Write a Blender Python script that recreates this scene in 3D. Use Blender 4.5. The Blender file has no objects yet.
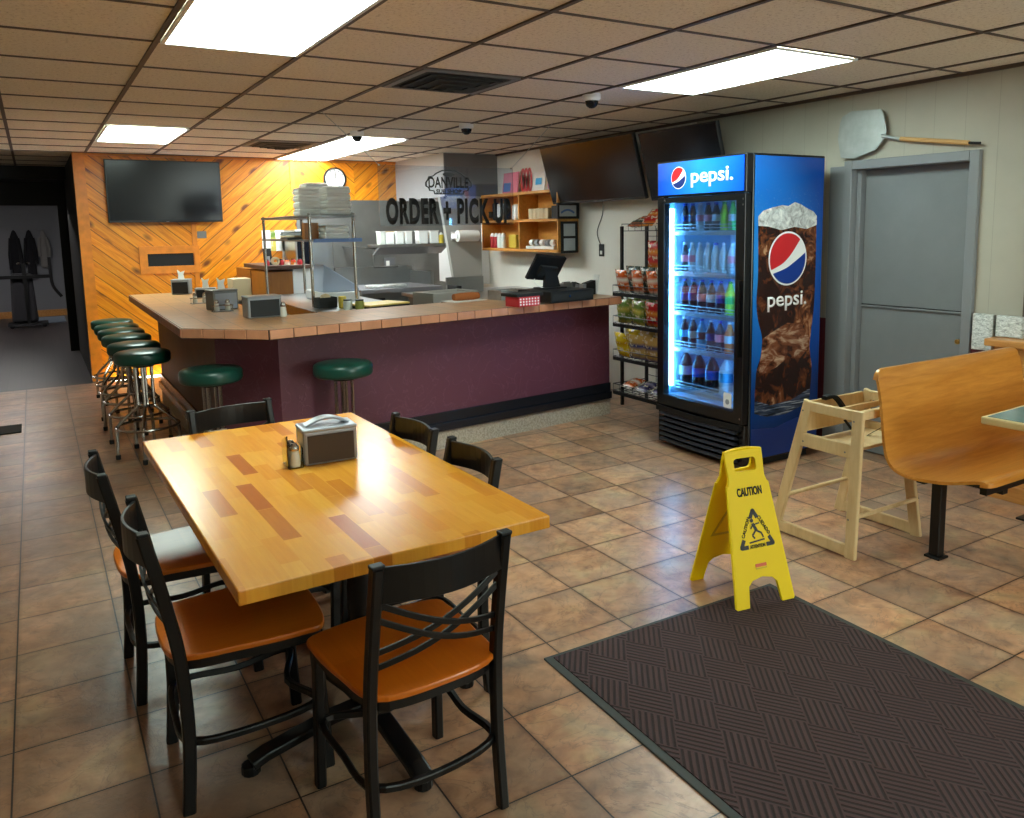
import bpy, bmesh, math, random
from mathutils import Vector, Matrix, Euler
SC = bpy.context.scene
COL = SC.collection
random.seed(7)
PI = math.pi

# ------------------------------------------------------------------ camera
cam_d = bpy.data.cameras.new('camera'); cam = bpy.data.objects.new('camera', cam_d); COL.objects.link(cam)
SC.camera = cam
CAM_H = 1.6
yaw, pit, rol = [math.radians(a) for a in (32.004, 7.802, -0.891)]
fwd = Vector((math.sin(yaw)*math.cos(pit), math.cos(yaw)*math.cos(pit), -math.sin(pit)))
rgt = Vector((math.cos(yaw), -math.sin(yaw), 0)); upv = rgt.cross(fwd)
r2 = rgt*math.cos(rol) + upv*math.sin(rol); u2 = -rgt*math.sin(rol) + upv*math.cos(rol)
mw = Matrix((r2, u2, -fwd)).transposed().to_4x4(); mw.translation = Vector((0, 0, CAM_H))
cam.matrix_world = mw
cam_d.sensor_width = 36; cam_d.sensor_fit = 'HORIZONTAL'
cam_d.lens = 812.9/1024*36
cam_d.shift_x = -(546.4-512)/1024
cam_d.shift_y = (339.0-409)/1024
cam_d.clip_start = 0.05; cam_d.clip_end = 100

# ------------------------------------------------------------------ world, colour, exposure
w = bpy.data.worlds.new('world'); SC.world = w; w.use_nodes = True
w.node_tree.nodes['Background'].inputs[0].default_value = (1.0, .93, .84, 1)
w.node_tree.nodes['Background'].inputs[1].default_value = 12.0
SC.view_settings.view_transform = 'Standard'; SC.view_settings.look = 'None'
SC.view_settings.gamma = 1; SC.view_settings.use_curve_mapping = False
SC.view_settings.exposure = 0.9
SC.cycles.use_denoising = True
SC.cycles.max_bounces = 8; SC.cycles.diffuse_bounces = 5; SC.cycles.glossy_bounces = 4
SC.cycles.transparent_max_bounces = 16; SC.cycles.sample_clamp_indirect = 6
SC.cycles.caustics_reflective = False; SC.cycles.caustics_refractive = False
PANEL_W = 10.0        # strength of the ceiling light panels

CEIL = 2.472; WX = 4.757; WY = 10.125

# daylight portals at unseen windows added for fill (they only guide sampling of the sky)
def portal(loc, sx_, sy_, rot):
    l = bpy.data.lights.new('window_portal', 'AREA'); l.shape = 'RECTANGLE'; l.size = sx_; l.size_y = sy_; l.cycles.is_portal = True  # portal of an unseen window added for fill
    o = bpy.data.objects.new('window_portal', l); COL.objects.link(o); o.location = loc; o.rotation_euler = rot
WINF = [(3.3, 4.65)]; WINL = []
for a_, b_ in WINF: portal(((a_+b_)/2, -2.76, 1.52), b_-a_, 1.6, (math.radians(90), 0, 0))
for a_, b_ in WINL: portal((-2.56, (a_+b_)/2, 1.52), b_-a_, 1.6, (math.radians(90), 0, math.radians(-90)))

# ------------------------------------------------------------------ materials
def lin(c):
    return tuple(((v/255)/12.92 if v/255 <= .04045 else ((v/255+.055)/1.055)**2.4) for v in c)
def rgb(*c): return (*lin(c), 1)
MATS = {}
class N:
    """small node helper"""
    def __init__(s, name):
        s.m = bpy.data.materials.new(name); s.m.use_nodes = True
        s.t = s.m.node_tree; s.p = s.t.nodes['Principled BSDF']; s.out = s.t.nodes['Material Output']
        MATS[name] = s.m
    def n(s, typ, **kw):
        x = s.t.nodes.new(typ)
        for k, v in kw.items():
            if k.startswith('_'): setattr(x, k[1:], v)
            else:
                key = k.replace('__', ' ')
                if key.isdigit(): key = int(key)
                s.set(x, key, v)
        return x
    def set(s, x, key, v):
        i = x.inputs[key]
        if hasattr(v, 'is_output') or isinstance(v, bpy.types.NodeSocket): s.t.links.new(v, i)
        else: i.default_value = v
    def math(s, op, a, b=0.0, c=None):
        x = s.t.nodes.new('ShaderNodeMath'); x.operation = op
        s.set(x, 0, a); s.set(x, 1, b)
        if c is not None: s.set(x, 2, c)
        return x.outputs[0]
    def mix(s, f, a, b, typ='MIX'):
        x = s.t.nodes.new('ShaderNodeMix'); x.data_type = 'RGBA'; x.blend_type = typ
        s.set(x, 0, f); s.set(x, 6, a); s.set(x, 7, b); return x.outputs[2]
    def obj(s): return s.n('ShaderNodeTexCoord').outputs['Object']
    def map(s, v, scale=(1, 1, 1), rot=(0, 0, 0), loc=(0, 0, 0)):
        x = s.t.nodes.new('ShaderNodeMapping'); s.set(x, 'Vector', v)
        x.inputs['Scale'].default_value = scale; x.inputs['Rotation'].default_value = rot; x.inputs['Location'].default_value = loc
        return x.outputs[0]
    def noise(s, v, scale, det=4, rough=.55, out='Fac', dist=0):
        x = s.t.nodes.new('ShaderNodeTexNoise'); s.set(x, 'Vector', v)
        x.inputs['Scale'].default_value = scale; x.inputs['Detail'].default_value = det
        x.inputs['Roughness'].default_value = rough; x.inputs['Distortion'].default_value = dist
        return x.outputs[out]
    def ramp(s, f, stops, interp='LINEAR'):
        x = s.t.nodes.new('ShaderNodeValToRGB'); s.set(x, 0, f); e = x.color_ramp.elements; x.color_ramp.interpolation = interp
        e[0].position = stops[0][0]; e[0].color = stops[0][1]
        e[1].position = stops[1][0]; e[1].color = stops[1][1]
        for p, c in stops[2:]:
            q = e.new(p); q.color = c
        return x.outputs[0]
    def bump(s, h, strength=.3, dist=.01):
        x = s.t.nodes.new('ShaderNodeBump'); s.set(x, 'Height', h)
        x.inputs['Strength'].default_value = strength; x.inputs['Distance'].default_value = dist
        s.t.links.new(x.outputs[0], s.p.inputs['Normal']); return x
    def base(s, v): s.set(s.p, 'Base Color', v); return s
    def rough(s, v): s.set(s.p, 'Roughness', v); return s

def mat(name, c, rough=.5, metal=0, spec=.5, var=0, vscale=8, bump=0, bscale=60, coat=0):
    k = N(name); col = rgb(*c)
    k.p.inputs['Roughness'].default_value = rough; k.p.inputs['Metallic'].default_value = metal
    k.p.inputs['Specular IOR Level'].default_value = spec; k.p.inputs['Coat Weight'].default_value = coat
    if var:
        f = k.noise(k.obj(), vscale, 5)
        d = tuple(max(0, x*(1-var)) for x in col[:3])+(1,); l = tuple(min(1, x*(1+var)) for x in col[:3])+(1,)
        k.base(k.ramp(f, [(.3, d), (.7, l)]))
    else: k.base(col)
    if bump: k.bump(k.noise(k.obj(), bscale, 3), bump, .004)
    return k.m

def glass(name, tint=(235, 245, 245), refl=.5, rough=.02):
    k = N(name); t = k.t
    tr = k.n('ShaderNodeBsdfTransparent', Color=rgb(*tint)); gl = k.n('ShaderNodeBsdfGlossy', Color=(1, 1, 1, 1), Roughness=rough)
    fr = k.n('ShaderNodeFresnel', IOR=1.45); f = k.math('MULTIPLY', fr.outputs[0], refl*2)
    mx = k.n('ShaderNodeMixShader'); t.links.new(f, mx.inputs[0]); t.links.new(tr.outputs[0], mx.inputs[1]); t.links.new(gl.outputs[0], mx.inputs[2])
    t.links.new(mx.outputs[0], k.out.inputs[0]); return k.m

def emis(name, c, strength):
    k = N(name); k.base((0.8, 0.8, 0.8, 1)); k.set(k.p, 'Emission Color', rgb(*c)); k.p.inputs['Emission Strength'].default_value = strength
    return k.m

# --- floor: slate-look ceramic tiles, 0.349 m
k = N('floor_tile'); o = k.obj()
TS = .349
v = k.map(o, loc=(.186+TS*20, -3.927+TS*40, 0))
sx = k.n('ShaderNodeSeparateXYZ', Vector=v)
fx = k.math('FRACT', k.math('DIVIDE', sx.outputs[0], TS)); fy = k.math('FRACT', k.math('DIVIDE', sx.outputs[1], TS))
ix = k.math('FLOOR', k.math('DIVIDE', sx.outputs[0], TS)); iy = k.math('FLOOR', k.math('DIVIDE', sx.outputs[1], TS))
cell = k.n('ShaderNodeCombineXYZ', X=ix, Y=iy)
wn = k.n('ShaderNodeTexWhiteNoise', Vector=cell.outputs[0])
ex = k.math('MINIMUM', fx, k.math('SUBTRACT', 1.0, fx)); ey = k.math('MINIMUM', fy, k.math('SUBTRACT', 1.0, fy))
edge = k.math('MINIMUM', ex, ey)
grout = k.math('LESS_THAN', edge, .0072)
off = k.n('ShaderNodeVectorMath', _operation='ADD'); k.t.links.new(o, off.inputs[0])
sc_ = k.n('ShaderNodeVectorMath', _operation='SCALE'); k.t.links.new(wn.outputs['Color'], sc_.inputs[0]); sc_.inputs['Scale'].default_value = 7
k.t.links.new(sc_.outputs[0], off.inputs[1]); vo = off.outputs[0]
n1 = k.noise(vo, 4.2, 5, .55, dist=.4); n2 = k.noise(vo, 11, 6, .6, dist=.5); n3 = k.noise(vo, 2.6, 4, .5)
c1 = k.ramp(n1, [(.28, rgb(116, 90, 76)), (.42, rgb(184, 126, 92)), (.53, rgb(208, 142, 102)), (.64, rgb(208, 168, 120)), (.78, rgb(160, 146, 134))])
c2 = k.ramp(n2, [(.34, rgb(110, 90, 78)), (.5, rgb(180, 144, 112)), (.66, rgb(214, 174, 138))])
cc = k.mix(.5, c1, c2)
vn = k.math('ABSOLUTE', k.math('SUBTRACT', k.noise(vo, 3.4, 7, .6, dist=2.5), .5)); vein = k.ramp(vn, [(0.0, (1, 1, 1, 1)), (.02, (0, 0, 0, 1))]); cc = k.mix(k.math('MULTIPLY', vein, .45), cc, rgb(104, 84, 74))
greyish = k.ramp(n3, [(.42, (0, 0, 0, 1)), (.7, (1, 1, 1, 1))])
cc = k.mix(k.math('MULTIPLY', greyish, .5), cc, rgb(158, 146, 134))
tone = k.math('ADD', .72, k.math('MULTIPLY', wn.outputs['Value'], .38))
cc = k.mix(1.0, cc, k.n('ShaderNodeCombineXYZ', X=tone, Y=tone, Z=tone).outputs[0], 'MULTIPLY')
dk = k.ramp(edge, [(.0, rgb(214, 208, 204)), (.05, (1, 1, 1, 1))])
cc = k.mix(1.0, cc, dk, 'MULTIPLY')
# painted shade: tile colour darkens in noisy patches towards the left walkway
left_shade = k.n('ShaderNodeMapRange', _interpolation_type='SMOOTHSTEP', Value=k.n('ShaderNodeSeparateXYZ', Vector=o).outputs[0])
left_shade.inputs['From Min'].default_value = 1.6; left_shade.inputs['From Max'].default_value = -.2
cc = k.mix(k.math('MULTIPLY', k.math('MULTIPLY', left_shade.outputs[0], k.ramp(k.noise(o, 1.3, 6, .65), [(.38, (.15, .15, .15, 1)), (.6, (1, 1, 1, 1))])), .7), cc, rgb(116, 86, 64))
cc = k.mix(grout, cc, rgb(44, 37, 35))
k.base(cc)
k.rough(.30)
hh = k.math('ADD', k.math('MULTIPLY', k.noise(vo, 8, 5, .55, dist=.5), .6), k.math('ADD', k.math('MULTIPLY', vein, -.03), k.math('MULTIPLY', grout, -.6)))
k.bump(hh, .45, .010)

# dark hall floor
k = N('hall_floor'); o = k.obj()
br = k.n('ShaderNodeTexBrick', Vector=k.map(o, rot=(0, 0, PI/2)), Scale=1.0, Mortar__Size=.004, Brick__Width=1.2, Row__Height=.12)
br.inputs['Color1'].default_value = rgb(50, 43, 40); br.inputs['Color2'].default_value = rgb(36, 31, 31); br.inputs['Mortar'].default_value = rgb(18, 18, 20)
k.base(br.outputs[0]).rough(.35)

# ceiling tile, fissured mineral board
k = N('ceiling_tile'); o = k.obj()
f = k.noise(o, 55, 6, .8); g = k.noise(o, 4, 3)
c = k.ramp(f, [(.36, rgb(186, 172, 156)), (.46, rgb(240, 230, 214)), (.7, rgb(248, 240, 226))])
k.base(k.mix(k.math('MULTIPLY', g, .25), c, rgb(232, 216, 196))).rough(.95); k.bump(f, .4, .004)
mat('ceiling_bar', (84, 70, 62), .6)

# pine boards in a V pattern
k = N('pine_boards'); o = k.obj()
s = k.n('ShaderNodeSeparateXYZ', Vector=o); X, Z = s.outputs[0], s.outputs[2]
inA = k.math('LESS_THAN', X, 1.58); inB = k.math('MULTIPLY', k.math('GREATER_THAN', X, 2.73), k.math('LESS_THAN', X, 3.5))
back = k.math('MAXIMUM', inA, inB)                     # boards falling to the right
sg = k.math('SUBTRACT', k.math('MULTIPLY', back, 2.0), 1.0)   # +1 falling, -1 rising
u_ = k.math('MULTIPLY', k.math('ADD', k.math('MULTIPLY', X, sg), k.math('MULTIPLY', Z, 1.15)), .68)   # across the boards
w_ = k.math('MULTIPLY', k.math('SUBTRACT', k.math('MULTIPLY', X, sg), Z), .7)  # along the boards
q = k.math('DIVIDE', u_, .128); bi = k.math('FLOOR', q); bf = k.math('FRACT', q)
wn = k.n('ShaderNodeTexWhiteNoise', Vector=k.n('ShaderNodeCombineXYZ', X=bi, Y=back).outputs[0])
gv = k.n('ShaderNodeCombineXYZ', X=k.math('ADD', k.math('MULTIPLY', w_, 1.6), k.math('MULTIPLY', wn.outputs['Value'], 37)), Y=k.math('MULTIPLY', u_, 22), Z=bi).outputs[0]
gr = k.noise(gv, 1.6, 5, .6, dist=.8)
kv = k.n('ShaderNodeCombineXYZ', X=k.math('ADD', k.math('MULTIPLY', w_, 3.0), k.math('MULTIPLY', wn.outputs['Value'], 11)), Y=k.math('MULTIPLY', u_, 5.5), Z=bi).outputs[0]
vo = k.n('ShaderNodeTexVoronoi', Vector=kv, Scale=1.0); vo.inputs['Randomness'].default_value = 1
knot = k.ramp(vo.outputs['Distance'], [(.10, (1, 1, 1, 1)), (.24, (0, 0, 0, 1))])
cw = k.ramp(gr, [(.3, rgb(206, 112, 8)), (.5, rgb(236, 144, 14)), (.72, rgb(250, 170, 40))])
hv = k.n('ShaderNodeHueSaturation', Color=cw, Value=k.math('ADD', .86, k.math('MULTIPLY', wn.outputs['Value'], .26)))
cw = k.mix(k.math('MULTIPLY', knot, .9), hv.outputs[0], rgb(92, 40, 12))
gap = k.math('LESS_THAN', k.math('MINIMUM', bf, k.math('SUBTRACT', 1.0, bf)), .034)
cw = k.mix(k.math('MULTIPLY', gap, .78), cw, rgb(96, 50, 12))
k.base(cw).rough(.38); k.bump(k.math('SUBTRACT', 1.0, gap), .6, .006)
mat('pine_trim', (222, 132, 34), .4, var=.15, vscale=12)

# butcher block: strips along Y
def block(name, stops, bw=.30, rh=.054, rot=PI/2, rough=(.2, .28)):
    k = N(name); o = k.obj()
    v = k.map(o, rot=(0, 0, rot))
    br = k.n('ShaderNodeTexBrick', Vector=v, Scale=1.0, Mortar__Size=.0012, Brick__Width=bw, Row__Height=rh, Bias=0.0)
    br.offset = .37; br.offset_frequency = 2; br.squash = .7; br.squash_frequency = 3
    br.inputs['Color1'].default_value = (0, 0, 0, 1); br.inputs['Color2'].default_value = (1, 1, 1, 1); br.inputs['Mortar'].default_value = (.35, .35, .35, 1)
    c = k.ramp(br.outputs[0], stops)
    g = k.noise(k.map(v, scale=(3, 45, 1)), 2.0, 4, .6)
    c = k.mix(k.math('MULTIPLY', g, .45), c, rgb(200, 122, 40), 'MULTIPLY')
    k.base(c)
    k.rough(sum(rough)/2)
    k.bump(g, .05, .001)
block('butcher_block', [(0.0, rgb(176, 96, 26)), (.07, rgb(208, 132, 36)), (.16, rgb(228, 158, 48)), (.6, rgb(240, 178, 64)), (.88, rgb(228, 154, 46)), (.96, rgb(186, 104, 30))])
block('chair_wood', [(0.0, rgb(206, 112, 24)), (1.0, rgb(220, 122, 28))], 3, .2, rough=(.2, .35))
def grain(name, a, b, axis=(2, 30, 30), rough=.3, coat=0.2):
    k = N(name); g = k.noise(k.map(k.obj(), scale=axis), 1.6, 5, .62, dist=.5)
    k.base(k.ramp(g, [(.3, rgb(*a)), (.7, rgb(*b))])).rough(rough); k.p.inputs['Coat Weight'].default_value = coat; k.bump(g, .05, .002)
grain('bench_ply', (190, 120, 44), (216, 150, 66), (2.5, 26, 26), .28, .3)
grain('oak', (186, 120, 56), (214, 156, 88), (20, 3, 20), .4)
grain('highchair_wood', (206, 176, 128), (226, 200, 154), (14, 14, 3), .5, 0)
grain('shelf_pine', (196, 130, 50), (222, 158, 72), (20, 3, 20), .45, 0)
grain('cabinet_wood', (150, 92, 36), (172, 110, 46), (16, 16, 2), .45, 0)
grain('peel_handle', (196, 150, 90), (214, 170, 110), (20, 3, 20), .5, 0)
# bar top: brown laminated tile
k = N('bar_top'); o = k.obj()
br = k.n('ShaderNodeTexBrick', Vector=o, Scale=1.0, Mortar__Size=.003, Brick__Width=.147, Row__Height=.147); br.offset = 0
br.inputs['Color1'].default_value = rgb(204, 154, 106); br.inputs['Color2'].default_value = rgb(188, 138, 92); br.inputs['Mortar'].default_value = rgb(132, 104, 84)
g = k.noise(k.map(o, scale=(10, 10, 10)), 2, 5)
k.base(k.mix(k.math('MULTIPLY', g, .35), br.outputs[0], rgb(150, 112, 84))).rough(.3)
mat('edge_tile', (190, 130, 96), .35, var=.12, vscale=9)
mat('dark_grout', (52, 36, 32), .8)
# purple plaster with trowel ridges
k = N('purple_plaster'); o = k.obj()
g = k.noise(o, 5.5, 5, .55, dist=.8); line = k.ramp(k.math('ABSOLUTE', k.math('SUBTRACT', g, .5)), [(0.0, (1, 1, 1, 1)), (.012, (0, 0, 0, 1))])
k.base(k.mix(k.math('MULTIPLY', line, .25), rgb(98, 50, 66), rgb(140, 96, 108))).rough(.5)
k.bump(k.math('ADD', g, k.math('MULTIPLY', line, .3)), .35, .012)
mat('brown_panel', (92, 62, 50), .55, var=.15)
k = N('speckle_tile'); g = k.noise(k.obj(), 70, 3, .8)
k.base(k.ramp(g, [(.38, rgb(150, 138, 124)), (.58, rgb(190, 178, 162))])).rough(.5)
mat('black_trim', (24, 26, 34), .25)
mat('black_metal', (14, 14, 15), .36, spec=.4)
mat('black_plastic', (18, 19, 22), .5, spec=.35)
mat('matt_black', (17, 17, 19), .7)
mat('rubber', (16, 16, 16), .75)
mat('chrome', (176, 170, 164), .2, metal=1)
mat('steel', (168, 170, 170), .3, metal=1, var=.08, vscale=3)
mat('dull_steel', (128, 128, 126), .42, metal=.75, var=.12, vscale=3)
mat('galvanised', (178, 184, 184), .42, metal=.7, var=.1, vscale=14)
k = N('green_vinyl'); k.base(rgb(16, 64, 54)).rough(.3); k.bump(k.noise(k.obj(), 120, 3), .12, .002)
mat('wall_white', (242, 240, 230), .7, var=.03, vscale=2)
k = N('wall_panel'); o = k.obj()     # off-white wall boards with thin vertical grooves
s = k.n('ShaderNodeSeparateXYZ', Vector=o)
fr = k.math('FRACT', k.math('DIVIDE', k.math('ADD', s.outputs[1], .13), .2)); gv = k.math('LESS_THAN', fr, .018)
k.base(k.mix(k.math('MULTIPLY', gv, .35), k.ramp(k.noise(o, 2.5, 4), [(.3, rgb(176, 171, 158)), (.7, rgb(186, 181, 167))]), rgb(132, 126, 114))).rough(.6)
k.bump(k.math('SUBTRACT', 1.0, gv), .4, .004)
mat('maroon_paint', (92, 28, 40), .45)
mat('door_grey', (126, 129, 133), .45, var=.05, vscale=5, bump=.1, bscale=40)
mat('frame_grey', (132, 135, 140), .4)
mat('soffit_grey', (196, 194, 190), .7)
mat('hood_grey', (112, 112, 116), .5)
mat('partition_grey', (176, 174, 168), .55)
mat('hall_black', (30, 30, 33), .65)
mat('far_wall', (126, 128, 134), .8)
mat('paper_white', (236, 236, 232), .7)
mat('pale_print', (176, 184, 190), .4)
mat('foam_white', (246, 248, 246), .6)
mat('clear_cup', (222, 228, 220), .3)
mat('fabric_black', (26, 26, 30), .95)
mat('fabric_grey', (126, 124, 122), .95)
mat('rug_blue', (150, 166, 184), .95)
mat('plastic_grey', (140, 143, 148), .4)
mat('napkin_brown', (52, 43, 41), .3)
mat('brushed_grey', (156, 160, 170), .3, metal=.4)
mat('cooler_black', (15, 16, 19), .25)
mat('grille_plastic', (46, 50, 60), .28)
mat('cooler_inner', (170, 215, 245), .4)
mat('white_paint', (240, 240, 240), .4)
mat('ink_black', (14, 14, 15), .5)
mat('caution_yellow', (246, 210, 0), .5, spec=.3)
mat('yellow_emboss', (206, 176, 10), .45)
mat('orange_logo', (214, 90, 30), .4)
mat('logo_red', (206, 34, 42), .4); mat('logo_blue', (10, 56, 148), .4); mat('logo_white', (244, 246, 250), .4)
mat('booth_teal', (96, 128, 128), .12, var=.1, vscale=7)
mat('booth_edge', (222, 196, 140), .4)
mat('red_box', (196, 44, 56), .5); mat('yellow_board', (236, 208, 108), .5)
mat('orange_cloth', (170, 96, 44), .8); mat('blue_edge', (80, 116, 176), .4); mat('cloth_blue', (176, 190, 214), .6)
mat('screen_black', (10, 12, 20), .18, spec=.35)
mat('screen_back', (20, 21, 26), .4)
mat('lid_red', (176, 30, 36), .5)
mat('tan', (206, 186, 150), .7)
mat('olive', (150, 150, 60), .5); mat('mustard', (206, 180, 60), .5)
mat('brass', (186, 150, 80), .3, metal=1)
mat('salt_glass', (206, 206, 196), .15)
k = N('foil'); o = k.obj(); g = k.noise(k.map(o, scale=(1, 5, 18)), 7, 4, .6, dist=1.5)
k.base(k.ramp(g, [(.3, rgb(130, 134, 134)), (.6, rgb(226, 228, 226))])).rough(.35); k.p.inputs['Metallic'].default_value = .35; k.bump(g, .5, .01)
glass('clear_glass'); glass('door_glass', (235, 244, 252), .25); glass('acrylic', (232, 236, 242), .6)
# printed side panel of the drinks cooler: blue printing, brighter around the glass and streaked with spray
k = N('blue_print'); o = k.obj(); s = k.n('ShaderNodeSeparateXYZ', Vector=o)
dx = k.math('DIVIDE', k.math('SUBTRACT', s.outputs[0], .10), .55); dz = k.math('DIVIDE', k.math('SUBTRACT', s.outputs[2], 1.35), .75)
rr = k.math('MULTIPLY', k.math('SQRT', k.math('ADD', k.math('MULTIPLY', dx, dx), k.math('MULTIPLY', dz, dz))), .62)
c = k.ramp(rr, [(.0, rgb(40, 140, 226)), (.4, rgb(22, 106, 200)), (.8, rgb(12, 66, 154)), (1.0, rgb(10, 48, 120))], 'EASE')
fiz = k.math('GREATER_THAN', k.noise(o, 90, 3, .8), .66)
near = k.ramp(k.math('ABSOLUTE', k.math('SUBTRACT', s.outputs[2], 1.72)), [(.0, (1, 1, 1, 1)), (.16, (0, 0, 0, 1))])
k.base(k.mix(k.math('MULTIPLY', k.math('MULTIPLY', fiz, near), .7), c, rgb(190, 225, 245))).rough(.22)
k = N('cola_print'); o = k.obj()
vv = k.n('ShaderNodeTexVoronoi', Vector=k.map(o, rot=(0, .5, 0), scale=(7, 7, 5)), Scale=1.0); vv.feature = 'SMOOTH_F1'
g = k.noise(o, 9, 5, .6, dist=1.6)
c = k.ramp(k.math('MULTIPLY', g, k.math('ADD', vv.outputs['Distance'], .55)), [(.22, rgb(22, 9, 8)), (.46, rgb(50, 22, 16)), (.62, rgb(120, 68, 38)), (.80, rgb(206, 160, 120))])
k.base(c).rough(.25)
k = N('cola_ice'); g = k.noise(k.map(k.obj(), rot=(0, .7, 0), scale=(1, 1, 2.4)), 7, 5, .6, dist=1.2)
k.base(k.ramp(g, [(.34, rgb(50, 22, 16)), (.52, rgb(128, 76, 50)), (.7, rgb(206, 176, 150))])).rough(.25)
k = N('foam_print'); g = k.noise(k.obj(), 18, 5, .7, dist=.8)
k.base(k.ramp(g, [(.3, rgb(120, 112, 110)), (.5, rgb(196, 200, 204)), (.65, rgb(240, 240, 238))])).rough(.25)
k = N('glass_base_print'); s = k.n('ShaderNodeSeparateXYZ', Vector=k.obj()); g = k.noise(k.map(k.obj(), scale=(2, 1, 30)), 3, 4)
k.base(k.ramp(g, [(.35, rgb(16, 20, 34)), (.55, rgb(60, 78, 110)), (.72, rgb(190, 206, 222))])).rough(.25)
# header of the cooler, a backlit sign
k = N('header_blue'); s = k.n('ShaderNodeSeparateXYZ', Vector=k.obj())
c = k.ramp(k.math('ABSOLUTE', s.outputs[1]), [(0.0, rgb(26, 130, 240)), (.42, rgb(8, 70, 190))])
k.base(c); k.set(k.p, 'Emission Color', c); k.p.inputs['Emission Strength'].default_value = .55; k.rough(.2)
k = N('header_white'); k.base(rgb(245, 248, 252)); k.set(k.p, 'Emission Color', rgb(240, 246, 255)); k.p.inputs['Emission Strength'].default_value = .5
k = N('header_red'); k.base(rgb(206, 34, 42)); k.set(k.p, 'Emission Color', rgb(206, 34, 42)); k.p.inputs['Emission Strength'].default_value = .4
k = N('header_navy'); k.base(rgb(10, 44, 120)); k.set(k.p, 'Emission Color', rgb(10, 44, 120)); k.p.inputs['Emission Strength'].default_value = .4
emis('led', (110, 195, 255), 30.0)
# entrance mat: basket-weave ribs turned to the edge
k = N('mat_rib'); o = k.obj(); v = k.map(k.map(o, scale=(1, .7, 1)), rot=(0, 0, math.radians(45)))
s = k.n('ShaderNodeSeparateXYZ', Vector=v); X, Y = s.outputs[0], s.outputs[1]
cs = .122
par = k.math('MODULO', k.math('ADD', k.math('FLOOR', k.math('DIVIDE', X, cs)), k.math('FLOOR', k.math('DIVIDE', Y, cs))), 2.0)
par = k.math('GREATER_THAN', k.math('ABSOLUTE', par), .5)
st = k.math('ADD', k.math('MULTIPLY', par, X), k.math('MULTIPLY', k.math('SUBTRACT', 1.0, par), Y))
rib = k.math('ABSOLUTE', k.math('SUBTRACT', k.math('FRACT', k.math('DIVIDE', st, .01743)), .5))
g = k.noise(o, 160, 3, .8)
h = k.ramp(rib, [(.12, (0, 0, 0, 1)), (.3, (1, 1, 1, 1))])
c = k.mix(h, rgb(36, 23, 24), rgb(78, 54, 54)); c = k.mix(k.math('MULTIPLY', g, .5), c, rgb(54, 40, 42))
k.base(c).rough(.95); k.bump(k.math('ADD', h, k.math('MULTIPLY', g, .3)), .8, .006)
mat('mat_rubber', (46, 47, 42), .6)
def bottle_mat(name, c, rough=.12): return mat(name, c, rough, spec=.6)
for nm, c in dict(cola=(30, 20, 30), clear=(190, 205, 215), lime=(170, 220, 60), green=(60, 190, 90), orange=(226, 116, 50), blue=(60, 170, 226), navy=(20, 50, 130), pink=(226, 130, 150), capblue=(20, 70, 190), capwhite=(235, 240, 245), capgreen=(50, 160, 70)).items(): bottle_mat('b_'+nm, c)
def bag_mat(name, c, d):
    k = N(name); o = k.obj(); s = k.n('ShaderNodeSeparateXYZ', Vector=o)
    band = k.ramp(s.outputs[2], [(.0, rgb(*d)), (.045, rgb(*c)), (.09, rgb(*c)), (.13, rgb(*d)), (.16, rgb(*c))])
    g = k.noise(o, 24, 4, .6)
    k.base(k.mix(k.ramp(g, [(.55, (0, 0, 0, 1)), (.62, (1, 1, 1, 1))]), band, rgb(226, 214, 190))).rough(.25); k.bump(g, .5, .006)
bag_mat('bag_orange', (214, 96, 34), (236, 232, 220)); bag_mat('bag_green', (110, 140, 60), (206, 190, 90)); bag_mat('bag_yellow', (232, 200, 40), (206, 150, 30))
bag_mat('bag_red', (190, 40, 40), (226, 150, 60)); bag_mat('bag_tan', (196, 160, 90), (40, 60, 130)); bag_mat('bag_navy', (50, 46, 90), (150, 140, 170)); bag_mat('bag_dark', (60, 80, 74), (206, 110, 70))
def M(n): return MATS[n]

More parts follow.
